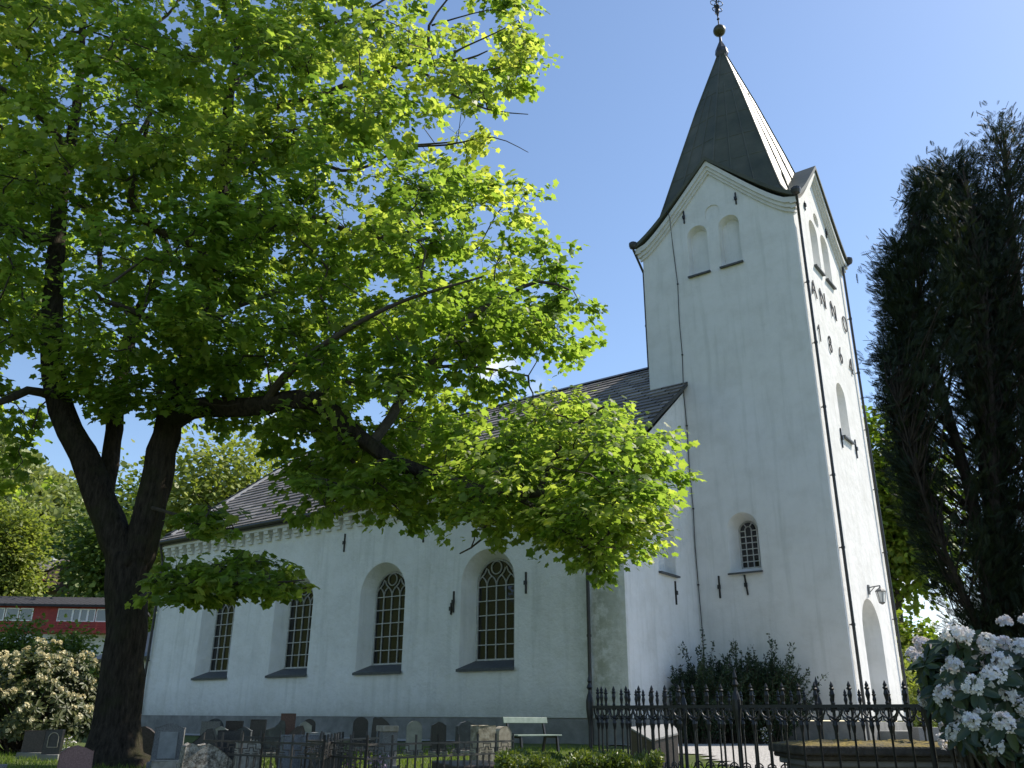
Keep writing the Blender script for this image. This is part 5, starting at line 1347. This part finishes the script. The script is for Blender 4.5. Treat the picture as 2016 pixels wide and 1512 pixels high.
# ------------------------------------------------------------------ gravestones
def stone_mat(name, lo, mid, hi, sc=14, rough=.55, bs=.25):
    M[name] = noisy(name, [(0.3, lo), (0.52, mid), (0.72, hi)], sc, rough, 40, bs, .01, detail=8)
stone_mat('black_granite', (.012, .012, .013), (.02, .02, .022), (.04, .04, .042), 30, .35)
stone_mat('red_granite', (.06, .025, .02), (.10, .045, .036), (.15, .075, .06), 40, .4)
stone_mat('pink_granite', (.18, .09, .075), (.26, .14, .12), (.34, .2, .17), 60, .5)
stone_mat('brown_granite', (.03, .022, .018), (.055, .04, .034), (.08, .06, .05), 30, .5)
stone_mat('grey_granite', (.11, .11, .11), (.17, .17, .168), (.24, .24, .235), 50, .7)
stone_mat('dark_slate', (.035, .04, .045), (.055, .062, .07), (.09, .10, .11), 8, .6)
stone_mat('sunlit_granite_top', (.22, .22, .22), (.30, .30, .30), (.38, .38, .38), 60, .6)  # granite lightened as if in sun, for the monument's top face
stone_mat('pale_marble', (.18, .19, .19), (.25, .26, .26), (.32, .33, .33), 5, .5)
stone_mat('tan_stone', (.24, .21, .16), (.34, .30, .24), (.42, .38, .31), 12, .8, .5)
stone_mat('lichen_stone', (.13, .11, .08), (.30, .27, .21), (.5, .47, .4), 9, .9, .9)
def rough_speckle():
    m, nt, b = new_mat('rough_speckled_stone')
    vo = noise(nt, 17, 8, .75)
    c = ramp(nt, vo, [(0.36, (.06, .055, .045)), (0.46, (.2, .18, .15)), (0.55, (.42, .39, .34)), (0.7, (.56, .53, .48))])
    nt.links.new(c, b.inputs['Base Color']); b.inputs['Roughness'].default_value = .95; bump(nt, b, vo, 1.0, .05); return m
M['speckled'] = rough_speckle()
def profile(kind, w, h):
    if kind == 'rect': return [(-w / 2, 0), (w / 2, 0), (w / 2, h), (-w / 2, h)]
    if kind == 'arch': 
        s = h - w * .42; return [(-w / 2, 0), (w / 2, 0), (w / 2, s)] + [(w / 2 * math.cos(a), s + w * .42 * math.sin(a)) for a in np.linspace(.15, math.pi - .15, 11)] + [(-w / 2, s)]
    if kind == 'gable': return [(-w / 2, 0), (w / 2, 0), (w / 2, h * .88), (w * .2, h * .97), (0, h), (-w * .2, h * .97), (-w / 2, h * .88)]
    if kind == 'slope': return [(-w / 2, 0), (w / 2, 0), (w * .47, h * .75), (w * .3, h), (w * .12, h * .98), (-w * .2, h * .78), (-w / 2, h * .62)]
    if kind == 'taper': return [(-w * .46, 0), (w * .46, 0), (w / 2, h), (-w / 2, h)]
    if kind == 'wave': return [(-w / 2, 0), (w / 2, 0), (w / 2, h * .86), (w * .25, h * .93), (0, h), (-w * .3, h * .95), (-w / 2, h * .82)]
    if kind == 'rough': return [(-w * .5, 0), (w * .5, 0), (w * .5, h * .70), (w * .36, h * .80), (w * .18, h * .93), (-.02 * w, h * .99), (-w * .18, h * .97), (-w * .34, h), (-w * .43, h * .96), (-w * .47, h * .5)]
    if kind == 'knob': return [(-w * .5, 0), (w * .5, 0), (w * .5, h * .85), (w * .42, h * .97), (w * .25, h), (w * .12, h * .9), (-.05 * w, h * .78), (-w * .5, h * .70)]
def gravestone(label, x0, x1, ytop, D, kind, mat, turn=0.0, th=.16, base=True, lean=0.0, group='gravestones in the churchyard', frame=False, rot_roll=0.0):
    c = at((x0 + x1) / 2, 1393, D); g = float(ground_z(c[0], c[1])); top = at((x0 + x1) / 2, ytop, D)[2]; w = (x1 - x0) / 1692 * D
    w = w / max(.5, math.cos(turn)) if abs(turn) < .9 else w
    h = max(.25, top - g - (.12 if base else -.05)); t = thing('gravestone', label, 'gravestone', (c[0], c[1], g), group)
    R = frame_axes(turn); z0 = g + (.12 if base else -.05)
    mb = MB(); pr = profile(kind, w, h)
    ln = lambda z: lean * z
    front = [np.array([c[0], c[1], z0]) + R @ np.array([u + rot_roll * z, -th / 2 + ln(z), z]) for u, z in pr]
    mb.prism(front, R @ np.array([0, th, 0])); mb.build('headstone', mat, t, bevel=.012)
    if base:
        b = MB(); b.box((c[0], c[1], g + .04), (w * 1.22, th * 2.0, .17), R); b.build('base', 'plinth' if mat not in ('grey_granite', 'pale_marble', 'tan_stone') else 'grey_granite', t, bevel=.01)
    return t, R, c, z0, w, h
gravestone('light grey square gravestone in front of a dark arched one, near the church wall', 404, 434, 1421, 24, 'rect', 'grey_granite', .3)
gravestone('dark arched gravestone behind a light grey square one, near the church wall', 412, 442, 1415, 25.2, 'arch', 'dark_slate', .3)
gravestone('brown wide gravestone with slanting sides, straight top, near the plinth', 451, 480, 1420, 25, 'taper', 'brown_granite', .1)
gravestone('tall black rectangular gravestone below the second nave window', 499, 525, 1417.5, 22, 'rect', 'black_granite', .15)
gravestone('dark stone with a rounded knob at one end, beside the tall red-brown stone', 530, 563, 1418, 21.5, 'knob', 'dark_slate', .3)
gravestone('tallest red-brown rectangular gravestone, reaching above the plinth', 557, 582, 1405.5, 23.5, 'rect', 'red_granite', .2, .14)
gravestone('pale grey square gravestone in front of a black arched one', 592, 615, 1421, 22.5, 'wave', 'pale_marble', .3)
gravestone('black arched gravestone behind a pale grey square one', 600, 623, 1415.5, 24, 'arch', 'black_granite', .2)
gravestone('low dark boulder gravestone with a rounded hump at its right end', 556, 608, 1429.5, 18.5, 'slope', 'brown_granite', .2, .2, False)
gravestone('wide low black gravestone with a flat top, behind the left iron fence', 439, 481, 1439, 17.5, 'rect', 'black_granite', .1, .18)
gravestone('dark slate gravestone with a low pointed top beside the tall black one', 470, 499, 1431.5, 19, 'gable', 'dark_slate', .1)
gravestone('black gravestone with a slanting, curved top above the rough pale stone', 386, 434, 1435, 16.5, 'slope', 'black_granite', .1, .2, False)
gravestone('pale pointed gravestone between two black ones, behind the slanting black stone', 428, 452, 1431, 20.5, 'gable', 'pale_marble', .2)
t_, R_, c_, z_, w_, h_ = gravestone('tall grey granite gravestone with a framed panel, right of the maple trunk', 318, 366, 1425, 17, 'gable', 'grey_granite', .25, .22)
p = MB(); p.box(np.array([c_[0], c_[1], z_ + h_ * .44]) + R_ @ np.array([0, -.12, 0]), (w_ * .62, .03, h_ * .7), R_); p.build('inscription_panel', 'pale_marble', t_)
gravestone('wide dark mossy gravestone half hidden behind the maple trunk', 268, 318, 1430, 19.5, 'rough', 'brown_granite', .2, .25, False)
gravestone('low square tan block below the tall grey stone', 321, 361, 1499, 14.2, 'rect', 'tan_stone', .2, .3, False)
gravestone('rough pale speckled standing stone, lit by the sun', 376, 459, 1464, 11.6, 'rough', 'speckled', .5, .3, False)
for k, (x0, x1, lab) in enumerate(((566, 602, 'grey granite slab stone, left one of three joined behind the iron fence'), (602.5, 636, 'grey granite slab stone, middle one of three joined behind the iron fence'), (636.5, 672, 'grey granite slab stone, right one of three joined behind the iron fence'))):
    gravestone(lab, x0, x1, 1448.5, 13.4, 'rect', 'grey_granite', .45, .16, False)
gravestone('tan gravestone behind the left iron fence, its face in the sun', 478, 498, 1462, 13.6, 'rect', 'tan_stone', .55, .14, False)
gravestone('lichen-spotted pale gravestone between the tan stone and the grey slabs', 500, 519, 1458, 13.7, 'wave', 'lichen_stone', .55, .16, False)
t_, R_, c_, z_, w_, h_ = gravestone('low white stone shaped like an open book, above the grey slabs', 614, 646, 1443, 17.0, 'rect', 'white_stone' if 'white_stone' in M else 'pale_marble', .6, .2)
gravestone('black gravestone with a rounded top, left one of a dark pair near the wall', 699, 726, 1411.5, 25.5, 'arch', 'black_granite', .15)
gravestone('rugged black gravestone, right one of a dark pair near the wall', 735, 770, 1412.5, 25, 'rough', 'black_granite', .1)
t_, R_, c_, z_, w_, h_ = gravestone('narrow grey pillar gravestone with a flat cap behind the iron fence', 753, 777, 1439, 16.5, 'rect', 'grey_granite', .6, .22)
p = MB(); p.box((c_[0], c_[1], z_ + h_ + .04), (w_ * 1.1, .28, .10), R_); p.build('cap', 'tan_stone', t_, bevel=.01)
gravestone('pale round-topped gravestone against the dark plinth', 804, 831, 1419.5, 23, 'arch', 'pale_marble', .2)
gravestone('dark pointed gravestone between the pale round one and the slate one', 852, 878, 1422, 23, 'gable', 'black_granite', .2)
gravestone('broad leaning slate gravestone left of the bench', 902, 934, 1420.5, 23.5, 'wave', 'dark_slate', .35, .2)
gravestone('lichen-covered square pillar stone lit by the sun, left of the bench', 937, 967, 1429, 17.5, 'rect', 'lichen_stone', .6, .26, False)
gravestone('small sunlit round-topped gravestone next to the bench', 978, 1001, 1430, 19, 'arch', 'tan_stone', .65, .2, False)
gravestone('dark grey gravestone in the shade left of the maple trunk', 65, 106, 1439, 20.5, 'rect', 'brown_granite', .1, .2)
t_, R_, c_, z_, w_, h_ = gravestone('black gravestone with a gilt arched outline beside the maple trunk', 104, 132, 1437, 19.5, 'rect', 'black_granite', .1, .16)
p = MB(); A_ = arch(.02, .30 * h_, .68 * h_, .10, 10)
for a, b in zip(A_ + [A_[0]], (A_ + [A_[0]])[1:]): 
    q = [np.array([c_[0], c_[1], z_]) + R_ @ np.array([u, -.09, z]) for u, z in (a, b)]; p.tube(q, .010, 5)
p.build('gilt_arch', 'gilt_line', t_) if 'gilt_line' in M else p.build('gilt_arch', 'tan_stone', t_)
gravestone('polished reddish gravestone with a curved top, low at the left', 143, 191, 1469, 14.5, 'wave', 'pink_granite', .5, .14, False)
gravestone('low grey slab edge at the lower left corner', -30, 26, 1507, 13.4, 'rect', 'grey_granite', .2, .2, False)

# flat grave slab frame in front of the right fence
def box_thing(name, label, cat, c, size, R, mat, part, group=None, bevel=.02):
    g = float(ground_z(c[0], c[1])); t = thing(name, label, cat, (c[0], c[1], g), group)
    mb = MB(); mb.box(c, size, R); mb.build(part, mat, t, bevel=bevel); return t
c = hz(-.53, 13.6); box_thing('grave_kerb', 'low brown stone grave kerb on the grass behind the right iron fence', 'grave', (c[0], c[1], -.82), (.86, 1.6, .34), frame_axes(.3), 'brown_granite', 'kerb')
# slanted granite monument
A0, B0, R0, F0 = at(1240, 1435, 18.2), at(1283, 1460, 17.3), at(1334, 1447, 17.8), at(1322, 1428, 18.7)
gm = float(ground_z(*B0[:2])); t = thing('granite_monument', 'grey granite block with slanting top behind the spear fence', 'monument', (B0[0], B0[1], gm))
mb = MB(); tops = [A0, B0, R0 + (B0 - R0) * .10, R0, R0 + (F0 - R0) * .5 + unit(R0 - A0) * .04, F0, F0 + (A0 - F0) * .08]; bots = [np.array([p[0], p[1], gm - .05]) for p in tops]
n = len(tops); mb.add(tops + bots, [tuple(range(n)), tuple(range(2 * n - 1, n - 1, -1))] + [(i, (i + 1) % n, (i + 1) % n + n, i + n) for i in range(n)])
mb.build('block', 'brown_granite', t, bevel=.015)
mb = MB(); cM = sum(tops) / n; sl_ = [cM + (p - cM) * 1.01 + np.array([0, 0, .004]) for p in tops]; mb.prism(sl_, (0, 0, .03)); mb.build('sunlit_top_sheet', 'sunlit_granite_top', t, bevel=.01)  # paler sheet over the dark block: sunlight on its top put into the colour

# ------------------------------------------------------------------ bench
M['bench_paint'] = noisy('pale_green_bench_paint', [(0.3, (.13, .18, .155)), (0.7, (.20, .26, .225))], 7, .6)
c = at(1046, 1393, 24.0); g = float(ground_z(c[0], c[1])); a1 = unit(RT * .72 + FW * .69); a2 = unit(RT * .69 - FW * .72)
t = thing('bench', 'park bench with pale green slats and dark legs on the grass', 'bench', (c[0], c[1], g)); Rb = np.stack([a1, a2, UP], 1)
def BP(u, v, z): return np.array([c[0], c[1], g]) + Rb @ np.array([u, v, z])
for k in range(1):
    mb = MB(); mb.box(BP(0, -.22, .80), (1.62, .035, .15), Rb @ np.array(Matrix.Rotation(.2, 3, 'X'))); mb.build('backrest', 'bench_paint', t, bevel=.01)
mb = MB()
for k in range(4): mb.box(BP(0, -.10 + k * .125, .44), (1.62, .11, .035), Rb)
mb.build('seat', 'bench_paint', t, bevel=.008)
for s in (-1, 1):
    mb = MB(); mb.bar(BP(s * .66, -.26, .88), BP(s * .66, -.14, .40), .05, .05); mb.bar(BP(s * .66, -.14, .42), BP(s * .66, -.24, -.03), .055, .06); mb.build('leg', 'iron', t)
    mb = MB(); mb.bar(BP(s * .66, .28, .42), BP(s * .66, .34, -.03), .055, .06); mb.bar(BP(s * .66, -.16, .405), BP(s * .66, .30, .405), .045, .05, up=(.1, .2, .97)); mb.build('leg', 'iron', t)

# low stone wall by the tower door and flowers on graves
c = at(1835, 1393, 31); box_thing('stone_wall', 'low grey stone wall beyond the tower door', 'wall', (c[0] + 1.5, c[1] + .6, -.55), (5.5, .4, .7), frame_axes(.2), 'grey_granite', 'masonry')
M['flower_mix'] = leaf_mat('grave_flower', (.5, .12, .4), (.7, .45, .6), (.85, .82, .8), .2, (1, 1, 1))
for x, y, D, lab in ((132, 1457, 19.8, 'small white flower clump beside the black gilt-arched gravestone'), (683, 1492, 14.5, 'purple flowers in front of the grey slab stones'), (741, 1493, 15, 'pink flowers by the grey pillar gravestone'), (1505, 1437, 30, 'small white flowers at the foot of the tower shrub')):
    q = at(x, y, D); g = float(ground_z(q[0], q[1])); t = thing('grave_flowers', lab, 'flowers', (q[0], q[1], g), 'flowers on the graves')
    n = 160; P = np.array([q[0], q[1], g]) + np.stack([rng.normal(size=n) * .10, rng.normal(size=n) * .10, (q[2] - g + .05) * rng.random(n) ** .6], 1)
    scatter('leaves', OVAL, P[:90], rng.normal(size=(90, 3)) + [0, 0, .8], rng.normal(size=(90, 3)), .07, 'box_leaf', t, rng.random(90))
    tn = np.full(70, {132: .95, 683: .05, 741: .5, 1505: .95}[x]); scatter('blossoms', PETAL, P[90:], rng.normal(size=(70, 3)), rng.normal(size=(70, 3)) + [0, 0, 1], .055, 'flower_mix', t, tn)

# ------------------------------------------------------------------ grass
M['grass_blade'] = leaf_mat('grass_blade', (0.05, 0.10, 0.012), (0.11, 0.18, 0.02), (0.22, 0.26, 0.05), .4, (1.5, 1.5, .7))
def grass():
    n = 60000; D = rng.uniform(11, 27, n); px = rng.uniform(-60, 2050, n); s = (px - 1008) / 1692 * D
    P = CAM[None] + s[:, None] * RT + D[:, None] * FW
    keep = ~((P[:, 1] > -6)) & ~((px > 1180) & (D > 19.0) & (px < 2050)) & ~((px > 1395) & (D > 15.5) & (px < 1860))
    P = P[keep]; n = len(P); P[:, 2] = ground_z(P[:, 0], P[:, 1])
    BL = (np.array([(-.06, 0, 0), (.06, 0, 0), (.03, .6, .06), (0, 1, .2)]), [np.array([[0, 1, 2, 3]])])
    yd = rng.normal(size=(n, 3)) * .45 + np.array([0, 0, 1.0]); nn = rng.normal(size=(n, 3)); nn[:, 2] *= .2
    tint = np.clip(.5 + .2 * np.sin(P[:, 0] * 1.3) * np.cos(P[:, 1] * 1.1) + rng.normal(size=n) * .2, 0, 1)
    o = scatter('grass', BL, P, yd, nn, rng.uniform(.05, .13, n), 'grass_blade', None, tint); tag(o, 'green churchyard grass between the graves', 'grass', None, 'stuff')
grass()
